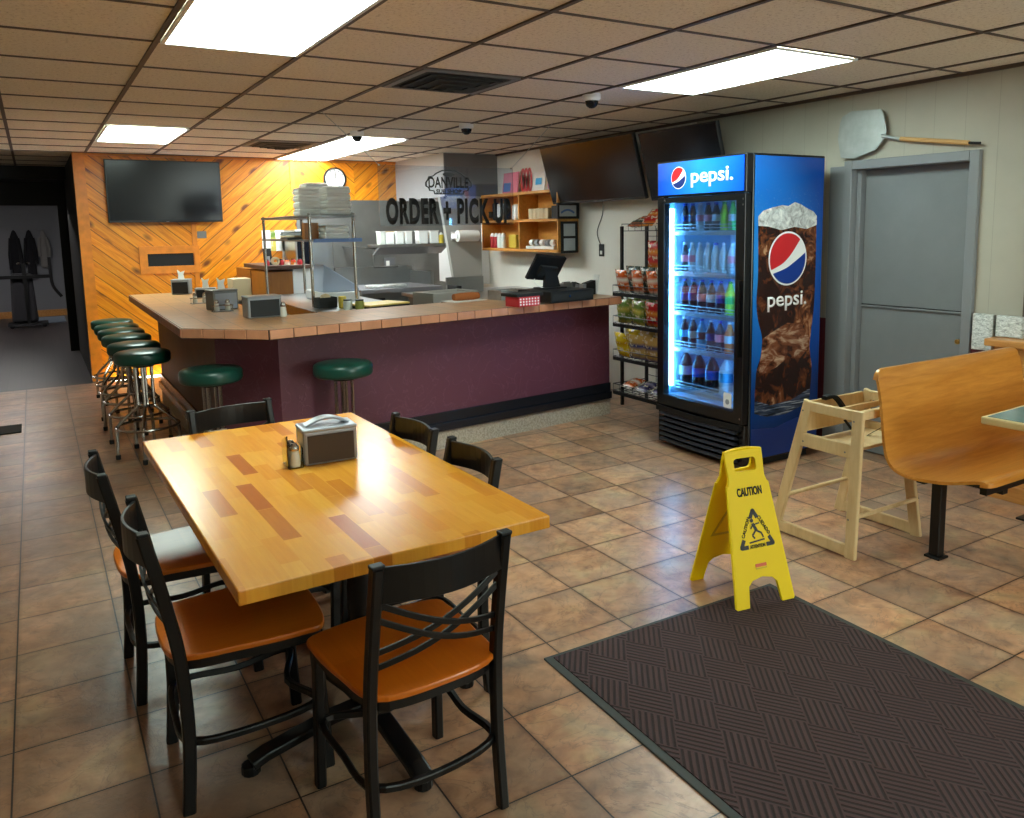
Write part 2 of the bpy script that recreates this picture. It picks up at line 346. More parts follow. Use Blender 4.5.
# ------------------------------------------------------------------ mesh helpers
class B:
    def __init__(s): s.b = bmesh.new()
    def _xf(s, vs, mtx):
        for v in vs: v.co = mtx @ v.co
    def box(s, c, d, rot=None, taper=None):
        vs = bmesh.ops.create_cube(s.b, size=1)['verts']
        for v in vs:
            if taper and v.co.z > 0: v.co.x *= taper[0]; v.co.y *= taper[1]
            v.co = Vector((v.co.x*d[0], v.co.y*d[1], v.co.z*d[2]))
        R_ = Euler(rot).to_matrix().to_4x4() if rot else Matrix()
        s._xf(vs, Matrix.Translation(c) @ R_); return s
    def bx(s, x0, x1, y0, y1, z0, z1): return s.box(((x0+x1)/2, (y0+y1)/2, (z0+z1)/2), (abs(x1-x0), abs(y1-y0), abs(z1-z0)))
    def sweep(s, pts, prof, closed=False, cap=True, up=(0, 0, 1)):
        pts = [Vector(p) for p in pts]; n = len(pts); rings = []; up = Vector(up); prev = None
        for i, p in enumerate(pts):
            if closed: t = (pts[(i+1) % n]-pts[i-1])
            else: t = (pts[min(i+1, n-1)]-pts[max(i-1, 0)])
            t.normalize()
            if prev is None:
                a = up if abs(t.dot(up)) < .95 else Vector((0, 1, 0)) if abs(t.y) < .9 else Vector((1, 0, 0))
                x = a.cross(t).normalized()
            else: x = (prev - t*prev.dot(t)).normalized()
            prev = x; y = t.cross(x)
            rings.append([s.b.verts.new(p + x*q[0] + y*q[1]) for q in prof])
        m = len(prof)
        for i in range(n if closed else n-1):
            a, c = rings[i], rings[(i+1) % n]
            for j in range(m): s.b.faces.new((a[j], a[(j+1) % m], c[(j+1) % m], c[j]))
        if cap and not closed:
            s.b.faces.new(rings[0][::-1]); s.b.faces.new(rings[-1])
        return s
    def tube(s, pts, r, seg=8, closed=False):
        return s.sweep(pts, [(r*math.cos(2*PI*j/seg), r*math.sin(2*PI*j/seg)) for j in range(seg)], closed)
    def bar(s, pts, w_, h_, closed=False, up=(0, 0, 1)):
        a, c = w_/2, h_/2; e = min(a, c)*.35
        return s.sweep(pts, [(a, -c+e), (a, c-e), (a-e, c), (-a+e, c), (-a, c-e), (-a, -c+e), (-a+e, -c), (a-e, -c)], closed, up=up)
    def lathe(s, prof, c=(0, 0, 0), seg=20, cap=True, mtx=None):
        rings = []; c = Vector(c); m = mtx or Matrix()
        for r, z in prof: rings.append([s.b.verts.new(m @ (Vector((r*math.cos(2*PI*j/seg), r*math.sin(2*PI*j/seg), z))) + c) for j in range(seg)])
        for a, d in zip(rings, rings[1:]):
            for j in range(seg): s.b.faces.new((a[j], a[(j+1) % seg], d[(j+1) % seg], d[j]))
        if cap:
            s.b.faces.new(rings[0][::-1]); s.b.faces.new(rings[-1])
        return s
    def prism(s, poly, z0, z1, mtx=None):
        m = mtx or Matrix()
        a = [s.b.verts.new(m @ Vector((x, y, z0))) for x, y in poly]; c = [s.b.verts.new(m @ Vector((x, y, z1))) for x, y in poly]
        s.b.faces.new(a[::-1]); s.b.faces.new(c); n = len(poly)
        for j in range(n): s.b.faces.new((a[j], a[(j+1) % n], c[(j+1) % n], c[j]))
        return s
    def frame(s, outer, inner, z0, z1, mtx=None):
        """ring prism between two closed polygons of equal length"""
        m = mtx or Matrix(); n = len(outer)
        R4 = [[s.b.verts.new(m @ Vector((x, y, z))) for x, y in P_] for P_, z in ((outer, z0), (inner, z0), (outer, z1), (inner, z1))]
        o0, i0, o1, i1 = R4
        for j in range(n):
            k_ = (j+1) % n
            s.b.faces.new((o0[j], i0[j], i0[k_], o0[k_])); s.b.faces.new((o1[j], o1[k_], i1[k_], i1[j]))
            s.b.faces.new((o0[j], o0[k_], o1[k_], o1[j])); s.b.faces.new((i0[j], i1[j], i1[k_], i0[k_]))
        return s
    def obj(s, name, m, parent=None, smooth=False, bevel=0, loc=None, rot=None, seg=2):
        bmesh.ops.recalc_face_normals(s.b, faces=s.b.faces)
        me = bpy.data.meshes.new(name); s.b.to_mesh(me); s.b.free()
        o = bpy.data.objects.new(name, me); COL.objects.link(o)
        me.materials.append(M(m) if isinstance(m, str) else m)
        if smooth:
            for f_ in me.polygons: f_.use_smooth = True
            md = o.modifiers.new('es', 'EDGE_SPLIT'); md.split_angle = math.radians(38)
        if bevel:
            md = o.modifiers.new('bv', 'BEVEL'); md.width = bevel; md.segments = seg; md.limit_method = 'ANGLE'; md.angle_limit = math.radians(35)
        if parent: o.parent = parent
        if loc: o.location = loc
        if rot: o.rotation_euler = rot
        return o
YZ = Matrix(((0, 0, 1, 0), (1, 0, 0, 0), (0, 1, 0, 0), (0, 0, 0, 1)))    # poly (y,z) extruded along x
XZ = Matrix(((1, 0, 0, 0), (0, 0, 1, 0), (0, 1, 0, 0), (0, 0, 0, 1)))    # poly (x,z) extruded along y

def text_mesh(body, w_, h_, depth=.002, font_off=0.0):
    """flat text centred on its origin, in XY, scaled to w_ x h_"""
    cu = bpy.data.curves.new('t', 'FONT'); cu.body = body; cu.size = 1; cu.extrude = 0; cu.offset = font_off; cu.space_character = 1.0 if font_off < .04 else 1.14; cu.resolution_u = 4
    o = bpy.data.objects.new('t', cu); COL.objects.link(o)
    bpy.context.view_layer.update()
    me = bpy.data.meshes.new_from_object(o.evaluated_get(bpy.context.evaluated_depsgraph_get()))
    bpy.data.objects.remove(o); bpy.data.curves.remove(cu)
    bm = bmesh.new(); bm.from_mesh(me); bpy.data.meshes.remove(me)
    xs = [v.co.x for v in bm.verts]; ys = [v.co.y for v in bm.verts]
    cx, cy = (min(xs)+max(xs))/2, (min(ys)+max(ys))/2; sx, sy = w_/(max(xs)-min(xs)), h_/(max(ys)-min(ys))
    for v in bm.verts: v.co = Vector(((v.co.x-cx)*sx, (v.co.y-cy)*sy, 0))
    if depth:
        r = bmesh.ops.extrude_face_region(bm, geom=bm.faces[:])
        for g in r['geom']:
            if isinstance(g, bmesh.types.BMVert): g.co.z += depth
    x = B(); x.b.free(); x.b = bm; return x
def face_minus_y(loc, rz=0, tilt=0):   # matrix: XY drawing -> upright, facing -Y (rz turns it about Z)
    return Matrix.Translation(loc) @ Matrix.Rotation(rz, 4, 'Z') @ Matrix.Rotation(PI/2+tilt, 4, 'X')
def text(name, body, w_, h_, m, parent, mtx, depth=.002, off=0.0):
    x = text_mesh(body, w_, h_, depth, off)
    for v in x.b.verts: v.co = mtx @ v.co
    return x.obj(name, m, parent)

def thing(name, label, cat, loc=(0, 0, 0), rz=0, group=None):
    o = bpy.data.objects.new(name, None); COL.objects.link(o); o.empty_display_size = .05
    o.location = loc; o.rotation_euler = (0, 0, rz); o['label'] = label; o['category'] = cat
    if group: o['group'] = group
    return o
def tag(o, label, cat, group=None):
    o['label'] = label; o['category'] = cat
    if group: o['group'] = group
    return o
def struct(o): o['kind'] = 'structure'; return o
def dup(o, loc=None, rz=None, label=None, group=None, parent=None):
    c = o.copy(); COL.objects.link(c)
    if parent: c.parent = parent
    if loc: c.location = loc
    if rz is not None: c.rotation_euler = (0, 0, rz)
    if label: c['label'] = label
    if group: c['group'] = group
    for ch in list(o.children): dup(ch, parent=c)
    return c
def rpoly(w_, h_, r, seg=5, cx=0, cy=0):
    out = []
    for sx, sy, a0 in ((1, 1, 0), (-1, 1, 90), (-1, -1, 180), (1, -1, 270)):
        for i in range(seg+1):
            a = math.radians(a0+90*i/seg); out.append((cx+sx*(w_/2-r)+r*math.cos(a), cy+sy*(h_/2-r)+r*math.sin(a)))
    return out
def smooth_path(pts, n=6, closed=False):
    P_ = [Vector(p) for p in pts]; L = len(P_); out = []
    rng = range(L if closed else L-1)
    for i in rng:
        p0 = P_[(i-1) % L] if (closed or i > 0) else P_[i]; p1 = P_[i]; p2 = P_[(i+1) % L]
        p3 = P_[(i+2) % L] if (closed or i+2 < L) else p2
        for j in range(n):
            t = j/n
            out.append(.5*((2*p1)+(p2-p0)*t+(2*p0-5*p1+4*p2-p3)*t*t+(3*p1-p0-3*p2+p3)*t**3))
    if not closed: out.append(P_[-1])
    return out

# ================================================================== THE ROOM
XL, YB, YF = -2.4, -2.6, 21.0
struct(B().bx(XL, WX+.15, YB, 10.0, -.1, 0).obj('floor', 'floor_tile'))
struct(B().bx(-2.4, .6, 10.0, YF, -.1, -.001).obj('floor_hall', 'hall_floor'))
struct(B().bx(XL, WX+.15, YB, WY+.1, CEIL, CEIL+.08).obj('ceiling', 'ceiling_tile'))
struct(B().bx(-2.4, .6, WY+.1, 12.3, CEIL, CEIL+.08).obj('ceiling_hall', 'ceiling_tile'))
CX0, CY0, CA = .554, 2.249, .654
g = B()
for i in range(-5, 7):
    x = CX0+CA*i
    if XL < x < WX: g.bx(x-.012, x+.012, YB, WY if x > .6 else 12.3, CEIL-.008, CEIL+.002)
for j in range(-8, 16):
    y = CY0+CA*j
    if YB < y < 12.3: g.bx(XL, WX if y < WY else .43, y-.008, y+.008, CEIL-.006, CEIL+.002)
struct(g.obj('trim_1', 'ceiling_bar'))
g = B().bx(WX-.02, WX, YB, WY, CEIL-.022, CEIL-.001); struct(g.obj('trim_2', 'ceiling_bar'))
# right wall with the door opening; off-white boards towards the camera, smooth white behind the bar
DY0, DY1, DZ = 2.80, 3.66, 1.985
g = B().bx(WX, WX+.14, YB, DY0, 0, CEIL).bx(WX, WX+.14, DY0, DY1, DZ, CEIL).bx(WX, WX+.14, DY1, 5.2, 0, CEIL); struct(g.obj('wall_right', 'wall_panel'))
struct(B().bx(WX, WX+.14, 5.2, WY+.14, 0, CEIL).obj('wall_kitchen', 'wall_white'))
struct(B().bx(WX-.012, WX, YB, DY0-.04, .0, .93).bx(WX-.012, WX, DY1+.06, 5.3, 0, .93).obj('trim_3', 'maroon_paint'))
struct(B().bx(WX+.125, WX+.14, DY0-.1, DY1+.1, 0, DZ+.05).obj('wall_closet', 'hall_black'))
struct(B().bx(.43, WX, WY, WY+.14, 0, CEIL).obj('wall_back', 'pine_boards'))
struct(B().bx(.43, .54, WY-.022, WY, 0, CEIL).bx(1.555, 1.605, WY-.014, WY, 0, CEIL).bx(2.705, 2.755, WY-.014, WY, 1.98, CEIL).obj('trim_4', 'pine_trim'))
struct(B().bx(.54, WX, WY-.02, WY, CEIL-.03, CEIL-.001).obj('trim_5', 'pine_trim'))
g = B().bx(XL-.14, XL, YB, 7.0, 0, .75).bx(XL-.14, XL, YB, 7.0, 2.3, CEIL).bx(XL-.14, XL, 7.0, YF, 0, CEIL)
g.bx(XL-.14, XL, YB, 7.0, .75, 2.3)
struct(g.obj('wall_left', 'wall_panel'))
for i, (y0, y1) in enumerate(WINL):
    f_ = struct(B().frame([(y0, .75), (y1, .75), (y1, 2.3), (y0, 2.3)], [(y0+.05, .80), (y1-.05, .80), (y1-.05, 2.25), (y0+.05, 2.25)], XL-.10, XL-.04, YZ).obj('window_%d' % (i+4), 'black_metal'))
    B().bx(XL-.075, XL-.069, y0+.05, y1-.05, .80, 2.25).obj('pane', 'clear_glass', f_)
g = B().bx(XL, WX, YB-.14, YB, 0, .75).bx(XL, WX, YB-.14, YB, 2.3, CEIL)
for x0, x1 in ((XL, 3.3), (4.65, WX)): g.bx(x0, x1, YB-.14, YB, .75, 2.3)
struct(g.obj('wall_front', 'wall_panel'))
for i, (x0, x1) in enumerate(WINF):  # unseen front glazing added for daylight fill, set by the entrance
    f_ = struct(B().frame([(x0, .75), (x1, .75), (x1, 2.3), (x0, 2.3)], [(x0+.05, .80), (x1-.05, .80), (x1-.05, 2.25), (x0+.05, 2.25)], YB-.10, YB-.04, XZ).obj('window_%d' % (i+1), 'black_metal'))  # frame of the unseen window added for fill
    B().bx(x0+.05, x1-.05, YB-.075, YB-.069, .80, 2.25).obj('pane', 'clear_glass', f_)
# hall beyond the pine wall
struct(B().bx(.43, .57, WY+.14, 13.1, 0, CEIL).obj('wall_hall', 'hall_black'))
struct(B().bx(-2.4, -.66, 13.0, 13.14, 0, CEIL).bx(.325, .57, 13.0, 13.14, 0, CEIL).bx(-.66, .325, 13.0, 13.14, 2.0, CEIL).obj('wall_doorway', 'hall_black'))
struct(B().bx(-2.4, .6, 12.3, 13.0, CEIL-.16, CEIL+.08).obj('ceiling_bulkhead', 'hall_black'))
struct(B().bx(.5, .64, 13.14, YF, 0, CEIL).obj('wall_far_side', 'far_wall'))
struct(B().bx(-2.4, .6, 19.0, 19.14, 0, CEIL).obj('wall_far', 'far_wall'))
struct(B().bx(-2.4, .6, 13.14, 19.0, CEIL, CEIL+.08).obj('ceiling_far', 'ceiling_tile'))
struct(B().bx(-2.4, .5, 18.97, 19.0, 0, .13).obj('baseboard_far', 'oak'))
# door set in the right wall: grey two-leaf door in a steel frame
d = struct(thing('door_1', 'grey steel half-height split door in the right wall', 'door', (WX, (DY0+DY1)/2, 0)))
for kx in ('label', 'category'): del d[kx]
h = (DY1-DY0)/2
fw = .062
g = B().bx(-.03, .10, -h-fw+.02, -h+.02, 0, DZ+.03).bx(-.03, .10, h-.02, h+fw-.02, 0, DZ+.03).bx(-.03, .10, -h+.02, h-.02, DZ-.03, DZ+.03).bx(-.014, -.001, h+fw-.02, h+.17, 0, DZ+.0)
g.bx(.03, .084, h-.055, h-.02, 0, DZ-.03).bx(.03, .084, -h+.02, -h+.03, 0, DZ-.03); g.obj('door_frame', 'frame_grey', d, bevel=.005)
B().bx(.085, .115, -h+.02, h-.02, 1.045, DZ-.03).obj('upper_leaf', 'door_grey', d, bevel=.003)
B().bx(.085, .115, -h+.02, h-.02, .01, 1.025).bx(.070, .085, -h+.04, h-.05, 1.028, 1.040).obj('lower_leaf', 'door_grey', d, bevel=.003)
B().lathe([(.016, 0), (.016, .008), (.008, .016), (.008, .03), (.016, .038), (.016, .05), (.0, .054)], mtx=Matrix.Rotation(-PI/2, 4, 'Y'), c=(.085, -h+.075, .86)).obj('door_knob', 'brass', d, True)
struct(B().bx(WX-.012, WX, 2.46-.006, 2.46+.006, .93, CEIL-.02).obj('trim_6', 'ceiling_bar'))
# soffit over the grill, grey hood front, slanted partition
struct(B().bx(4.06, WX, 8.67, WY, 1.97, CEIL).obj('trim_7', 'soffit_grey'))
struct(B().bx(4.065, WX, 8.655, 8.67, 1.975, CEIL-.01).bx(4.04, 4.08, 8.64, 8.68, 1.95, 1.975).obj('trim_8', 'hood_grey'))
g = B().prism([(4.0, 1.97), (4.52, 1.97), (4.52, 0), (4.26, 0), (4.19, .76)], 8.66, 8.72, XZ); struct(g.obj('wall_partition', 'partition_grey'))
struct(B().bx(2.75, WX, WY-.012, WY-.002, 0, 1.98).obj('trim_9', 'dull_steel'))

# ------------------------------------------------------------------ ceiling lights
emis('light_panel', (232, 255, 244), PANEL_W)
emis('bright_light_panel', (240, 252, 250), PANEL_W*1.2)
def light(x0, y0, n, label, m_='light_panel'):
    t = thing('ceiling_light', label, 'ceiling light', (x0+CA/2, y0+CA*n/2, CEIL), group='fluorescent ceiling panels')
    a, b_ = CA/2-.016, CA*n/2-.014
    B().frame([(-a, -b_), (a, -b_), (a, b_), (-a, b_)], [(-a+.018, -b_+.018), (a-.018, -b_+.018), (a-.018, b_-.018), (-a+.018, b_-.018)], -.016, -.006).obj('light_frame', 'white_paint', t)
    B().bx(-a+.017, a-.017, -b_+.017, b_-.017, -.012, -.008).obj('diffuser', m_, t)
light(CX0, CY0+CA, 2, 'large bright ceiling light panel in the top left, above the bare wooden table')
light(CX0+CA*4, CY0+CA, 2, 'long ceiling light panel on the right, above the blue drinks cooler')
light(CX0, CY0+CA*8, 2, 'small far ceiling light panel in front of the wall-mounted screen on the pine boards')
light(CX0+CA*3, CY0+CA*8, 2, 'ceiling light panel above the kitchen, nearer of the two end to end', 'bright_light_panel')
light(CX0+CA*3, CY0+CA*10, 2, 'ceiling light panel above the kitchen, touching the pine wall', 'bright_light_panel')
light(CX0, CY0-CA*6, 2, 'added fill light panel on the ceiling behind the camera, over the walkway')  # this and the next panel are out of view, added as fill
light(CX0+CA*4, CY0-CA*6, 2, 'added fill light panel on the ceiling behind the camera, over the entrance mat')
def vent(x, y, label):
    t = thing('ceiling_vent', label, 'vent', (x, y, CEIL), group='square black ceiling vents')
    B().frame(rpoly(.62, .62, .01), rpoly(.54, .54, .01), -.012, -.002).obj('vent_frame', 'hood_grey', t)
    B().bx(-.27, .27, -.27, .27, -.006, -.002).obj('backing', 'matt_black', t)
    for i, s in enumerate((.46, .34, .22, .10)):
        g = B().frame([(-s/2, -s/2), (s/2, -s/2), (s/2, s/2), (-s/2, s/2)], [(-s/2+.03, -s/2+.03), (s/2-.03, -s/2+.03), (s/2-.03, s/2-.03), (-s/2+.03, s/2-.03)], -.02-.012*i, -.014-.012*i)
        g.obj('louver', 'matt_black', t)
vent(CX0+CA*2.5, CY0+CA*3.5, 'square black ceiling vent nearest the camera, between the light panels')
vent(CX0+CA*2.5, CY0+CA*9.5, 'square black ceiling vent beside the far kitchen light panel')
def dome(x, y, label):
    t = thing('security_camera', label, 'security camera', (x, y, CEIL), group='dome cameras on the ceiling')
    B().lathe([(.0, 0), (.06, 0), (.062, -.03), (.05, -.045), (.0, -.046)], seg=20, cap=False).obj('housing', 'white_paint', t, True)
    B().lathe([(.045, -.044), (.043, -.06), (.034, -.078), (.018, -.09), (.0, -.093)], seg=20, cap=False).obj('lens_dome', 'screen_black', t, True)
dome(3.22, 4.54, 'white dome camera on the ceiling, nearest, left of the light above the cooler')
dome(3.15, 6.25, 'white dome camera on the ceiling above the bar, middle of three')
dome(2.52, 7.15, 'white dome camera on the ceiling by the kitchen light panel')

# ================================================================== DINING TABLE AND CHAIRS
t = thing('dining_table', 'rectangular butcher block dining table of mixed yellow wood strips on black pedestals', 'table', (.785, 2.855, 0), math.radians(1))
TW, TL, TZ = .905, 1.73, .74
g = B().prism([(-TW/2, -TL/2), (TW/2, -TL/2), (TW/2, TL/2), (-TW/2, TL/2)], TZ-.04, TZ); g.obj('tabletop', 'butcher_block', t, bevel=.004)
B().bx(-.30, .30, -.7, .7, TZ-.055, TZ-.041).obj('mounting_plate', 'black_metal', t)
for yy in (-.45, .50):
    g = B().lathe([(.045, .06), (.045, .68)], (0, yy, 0), 16); g.box((0, yy, .682), (.36, .36, .012))
    g.obj('pedestal_column', 'black_metal', t, True)
    g = B()
    for a in (0, 90, 180, 270):
        a = math.radians(a+4); dx, dy = math.cos(a), math.sin(a)
        g.bar([(dx*.0, yy+dy*.0, .085), (dx*.12, yy+dy*.12, .08), (dx*.33, yy+dy*.33, .045), (dx*.375, yy+dy*.375, .03)], .06, .03)
        g.lathe([(.028, 0), (.028, .03)], (dx*.375, yy+dy*.375, 0), 12)
    g.obj('cross_foot', 'black_metal', t, bevel=.004)
def chair(label, x, y, rz):
    t = thing('dining_chair', label, 'chair', (x, y, 0), rz, 'black crossback chairs at the wooden table')
    # seat: rounded plywood, wider at the front
    pts = smooth_path([(-.17, -.205, 0), (0, -.235, 0), (.17, -.205, 0), (.205, -.05, 0), (.215, .12, 0), (.19, .195, 0), (0, .215, 0), (-.19, .195, 0), (-.215, .12, 0), (-.205, -.05, 0)], 5, True)
    poly = [(p.x, p.y) for p in pts]
    B().prism(poly, .441, .459).obj('seat', 'chair_wood', t, bevel=.005)
    inn = [(p[0]*.95, p[1]*.95) for p in poly]; i2 = [(p[0]*.84, p[1]*.84) for p in poly]
    B().frame(inn, i2, .412, .4405).obj('seat_frame', 'black_metal', t)
    for s in (-1, 1):
        p = smooth_path([(s*.188, -.205, 0), (s*.186, -.19, .22), (s*.183, -.196, .44), (s*.18, -.225, .63), (s*.178, -.262, .815)], 5)
        B().bar(p, .034, .028, up=(1, 0, 0)).obj('back_post', 'black_metal', t)
        B().box((s*.178, -.2625, .818), (.034, .028, .010)).obj('post_cap', 'black_plastic', t, bevel=.003)
        B().bar([(s*.192, .185, 0), (s*.186, .165, .425)], .034, .028, up=(1, 0, 0)).obj('front_leg', 'black_metal', t)
    yb = lambda z: -.225-(z-.63)*.2
    def strip(zl, zr, hgt, sag, bow, n=10):
        P_ = []
        for i in range(n+1):
            q = i/n; z = zl+(zr-zl)*q - sag*math.sin(PI*q); P_.append((-.174+.348*q, yb(z)-bow*math.sin(PI*q), z))
        return P_
    B().bar(strip(.765, .765, .09, 0, .045), .010, .092, up=(0, 0, 1)).obj('top_rail', 'black_metal', t)
    for zl, zr in ((.715, .575), (.672, .532), (.575, .715), (.532, .672)):
        B().bar(strip(zl, zr, .01, .018, .035 if zl > zr else .026), .008, .015, up=(0, 0, 1)).obj('cross_bar', 'black_metal', t)
    ring = smooth_path([(-.176, -.18, .20), (0, -.205, .185), (.176, -.18, .20), (.185, 0, .19), (.176, .165, .21), (0, .12, .20), (-.176, .165, .21), (-.185, 0, .19)], 5, True)
    B().bar(ring, .018, .020, True).obj('stretcher_ring', 'black_metal', t)
    return t
A0 = chair('black crossback chair with orange wood seat at the near end of the table', .78, 2.03, math.radians(3.5))
def chair_at(label, x, y, rz): return dup(A0, (x, y, 0), rz, label)
chair_at('black crossback chair on the left side of the table, nearer of two, seat in shade', .443, 2.475, math.radians(-91))
chair_at('black crossback chair on the left side of the table, farther of two, shiny seat', .385, 3.145, math.radians(-89))
chair_at('black crossback chair on the right side of the table, nearer of two', 1.017, 2.555, math.radians(90))
chair_at('black crossback chair on the table\'s right side, farther of two, by the far corner', 1.005, 3.05, math.radians(93))
chair_at('black crossback chair at the far end of the table, facing the camera', .755, 3.60, math.radians(192))

# napkin holder on the table
def holder(label, x, y, z, rz, sx, sy, sz, side='napkin_brown', handle=False, napkin=None, cat='napkin holder', top='plastic_grey'):
    t = thing('napkin_holder', label, cat, (x, y, z), rz)
    B().box((0, 0, sz*.44), (sx, sy, sz*.88)).obj('body', top, t, bevel=.01)
    B().box((0, -sy/2-.001, sz*.42), (sx*.86, .004, sz*.72)).obj('front_plate', side, t, bevel=.001)
    B().box((0, sy/2+.001, sz*.42), (sx*.86, .004, sz*.72)).obj('back_plate', side, t, bevel=.001)
    g = B().box((0, 0, sz*.90), (sx*1.02, sy*1.04, sz*.10)); g.obj('cover', top, t, bevel=.008)
    if handle:
        P_ = [(-sx*.40+sx*.80*i/12, 0, sz*.95+.026*math.sin(PI*i/12)) for i in range(13)]
        B().bar(P_, .05, .008).obj('handle', top, t, bevel=.002)
    if napkin:
        g = B().prism([(-.028, 0), (.03, 0), (.022, .05), (.034, .085), (-.004, .072), (-.03, .095), (-.022, .045)], -.004, .004, Matrix.Translation((0, 0, sz*.9)) @ XZ)
        g.obj('napkin', 'paper_white', t)
    return t
holder('grey and brown napkin holder with arched handle on the wooden table', .883, 3.0, TZ, math.radians(-3), .20, .13, .145, handle=True, top='brushed_grey')
t = thing('condiment_caddy', 'clear plastic caddy of shakers beside the napkin holder on the wooden table', 'caddy', (.745, 2.985, TZ), math.radians(-3))
g = B().bx(-.022, .032, -.05, .05, 0, .004).prism([(-.05, .004), (.05, .004), (.05, .09), (-.05, .125)], -.024, -.021, YZ).bx(.029, .032, -.05, .05, .004, .075)
g.obj('bracket', 'acrylic', t)
def shaker(parent, x, y, z, s=1, name='shaker', m='salt_glass'):
    o = B().lathe([(.0, 0), (.017*s, 0), (.019*s, .01*s), (.015*s, .05*s), (.013*s, .055*s)], seg=14, cap=False).obj(name, m, parent, True, loc=(x, y, z))
    B().lathe([(.015*s, .054*s), (.0165*s, .058*s), (.0155*s, .068*s), (.008*s, .078*s), (.0, .08*s)], seg=14, cap=False).obj('shaker_lid', 'chrome', o, True)
    return o
o = tag(shaker(None, .748, 2.955, TZ+.0045, 1.1), 'glass pepper shaker with a chrome lid in the table caddy, nearer one', 'shaker', 'shakers in the table caddy')
o = tag(shaker(None, .748, 3.008, TZ+.0045, 1.1), 'glass salt shaker with a chrome lid in the table caddy, farther one', 'shaker', 'shakers in the table caddy')

# ================================================================== BAR
BZ = 1.03
t = thing('bar_counter', 'long L-shaped bar with a purple plaster front and tile-edged brown top', 'bar counter', (0, 0, 0))
base = [(4.10, 5.55), (1.257, 5.209), (.945, 5.58), (.945, 8.5)]
inner = [(4.10, 5.70), (1.31, 5.36), (1.09, 5.63), (1.09, 8.5)]
B().prism([base[0], base[1], inner[1], inner[0]], .13, BZ-.062).obj('front_panel', 'purple_plaster', t)
B().prism([base[1], base[2], inner[2], inner[1]], .13, BZ-.062).obj('corner_panel', 'purple_plaster', t)
B().prism([base[2], base[3], inner[3], inner[2]], .13, BZ-.062).obj('side_panel', 'brown_panel', t)
def offs(poly, d):   # move an open line sideways (to its left going along)
    out = []
    for i, p in enumerate(poly):
        n = Vector((0, 0))
        for a, c in ((i-1, i), (i, i+1)):
            if a >= 0 and c < len(poly):
                e = Vector(poly[c])-Vector(poly[a]); m_ = Vector((e.y, -e.x)).normalized(); n += m_
        n.normalize(); out.append((p[0]+n.x*d, p[1]+n.y*d))
    return out
def band(poly, d0, d1, z0, z1):
    a, c = offs(poly, -d0), offs(poly, -d1); g = B(); g.prism(a+c[::-1], z0, z1); return g
band(base, -.14, .012, 0, .13).obj('tiled_base', 'speckle_tile', t)
band(base, .0, .035, .14, .20).obj('kick_rail', 'black_trim', t, bevel=.004)
band(base, .0, .018, .20, .275).obj('kick_board', 'black_trim', t, bevel=.003)
top = [(4.05, 5.318), (1.13, 4.88), (.72, 5.31), (.735, 8.6), (1.36, 8.6), (1.36, 5.66), (4.05, 6.0)]
B().prism(top, BZ-.06, BZ).obj('countertop', 'bar_top', t)
g = B(); gg = B()
for a, c in ((0, 1), (1, 2), (2, 3)):
    A_, C_ = Vector(top[a]), Vector(top[c]); e = C_-A_; L = e.length; n = max(1, round(L/.147)); e.normalize(); nn = Vector((e.y, -e.x))*-1
    ang = math.atan2(e.y, e.x); nn = Vector((math.sin(ang), -math.cos(ang))) * -1
    for i in range(n):
        p = A_+e*(L*(i+.5)/n) + nn*-.0
        g.box((p.x-nn.x*-.004, p.y-nn.y*-.004, BZ-.030), (L/n-.006, .012, .054), (0, 0, ang))
    p = A_+e*(L/2)
    gg.box((p.x, p.y, BZ-.031), (L, .006, .060), (0, 0, ang))
g.obj('edge_tiles', 'edge_tile', t, bevel=.002); gg.obj('edge_grout', 'dark_grout', t)

def stool(label, x, y, rz):
    t = thing('bar_stool', label, 'bar stool', (x, y, 0), rz, 'green vinyl bar stools')
    B().lathe([(.0, .690), (.168, .690), (.180, .698), (.185, .712), (.185, .750), (.180, .764), (.165, .774), (.11, .783), (.0, .787)], seg=36, cap=False).obj('seat_cushion', 'green_vinyl', t, True)
    B().lathe([(.0, .665), (.07, .665), (.08, .689), (.0, .6895)], seg=20, cap=False).obj('swivel_plate', 'black_metal', t, True)
    for i in range(4):
        a = PI/4+PI/2*i; c, s = math.cos(a), math.sin(a)
        pth = [(.052, .670), (.052, .42), (.058, .375), (.10, .335), (.17, .27), (.20, .225), (.207, .17), (.209, .02)]
        pp = smooth_path([(q[0]*c, q[0]*s, q[1]) for q in pth], 3)
        B().tube(pp, .0115, 8).obj('leg', 'chrome', t, True)
        B().lathe([(.016, 0), (.017, .03), (.013, .034)], (.209*c, .209*s, 0), 10).obj('rubber_foot', 'rubber', t, True)
    B().tube([(.205*math.cos(2*PI*i/28), .205*math.sin(2*PI*i/28), .235) for i in range(28)], .010, 8, True).obj('foot_ring', 'chrome', t, True)
    B().bx(-.055, .055, -.055, .055, .385, .395).obj('brace_plate', 'chrome', t, bevel=.002)
    return t
S0 = stool('green bar stool in the left row, nearest the camera, its chrome legs in full view', .592, 6.38, math.radians(30))
for i, (y, lb) in enumerate(((6.90, 'second nearest'), (7.48, 'third from the camera'), (7.95, 'fourth from the camera'), (8.41, 'second from the far end'), (8.92, 'farthest, by the pine wall'))):
    dup(S0, (.588, y, 0), math.radians(30+i*17), 'green bar stool in the left row, '+lb)
dup(S0, (.862, 5.29, 0), math.radians(10), 'green bar stool at the angled corner of the bar')
dup(S0, (1.600, 5.00, 0), math.radians(40), 'green bar stool alone in front of the purple bar panel')

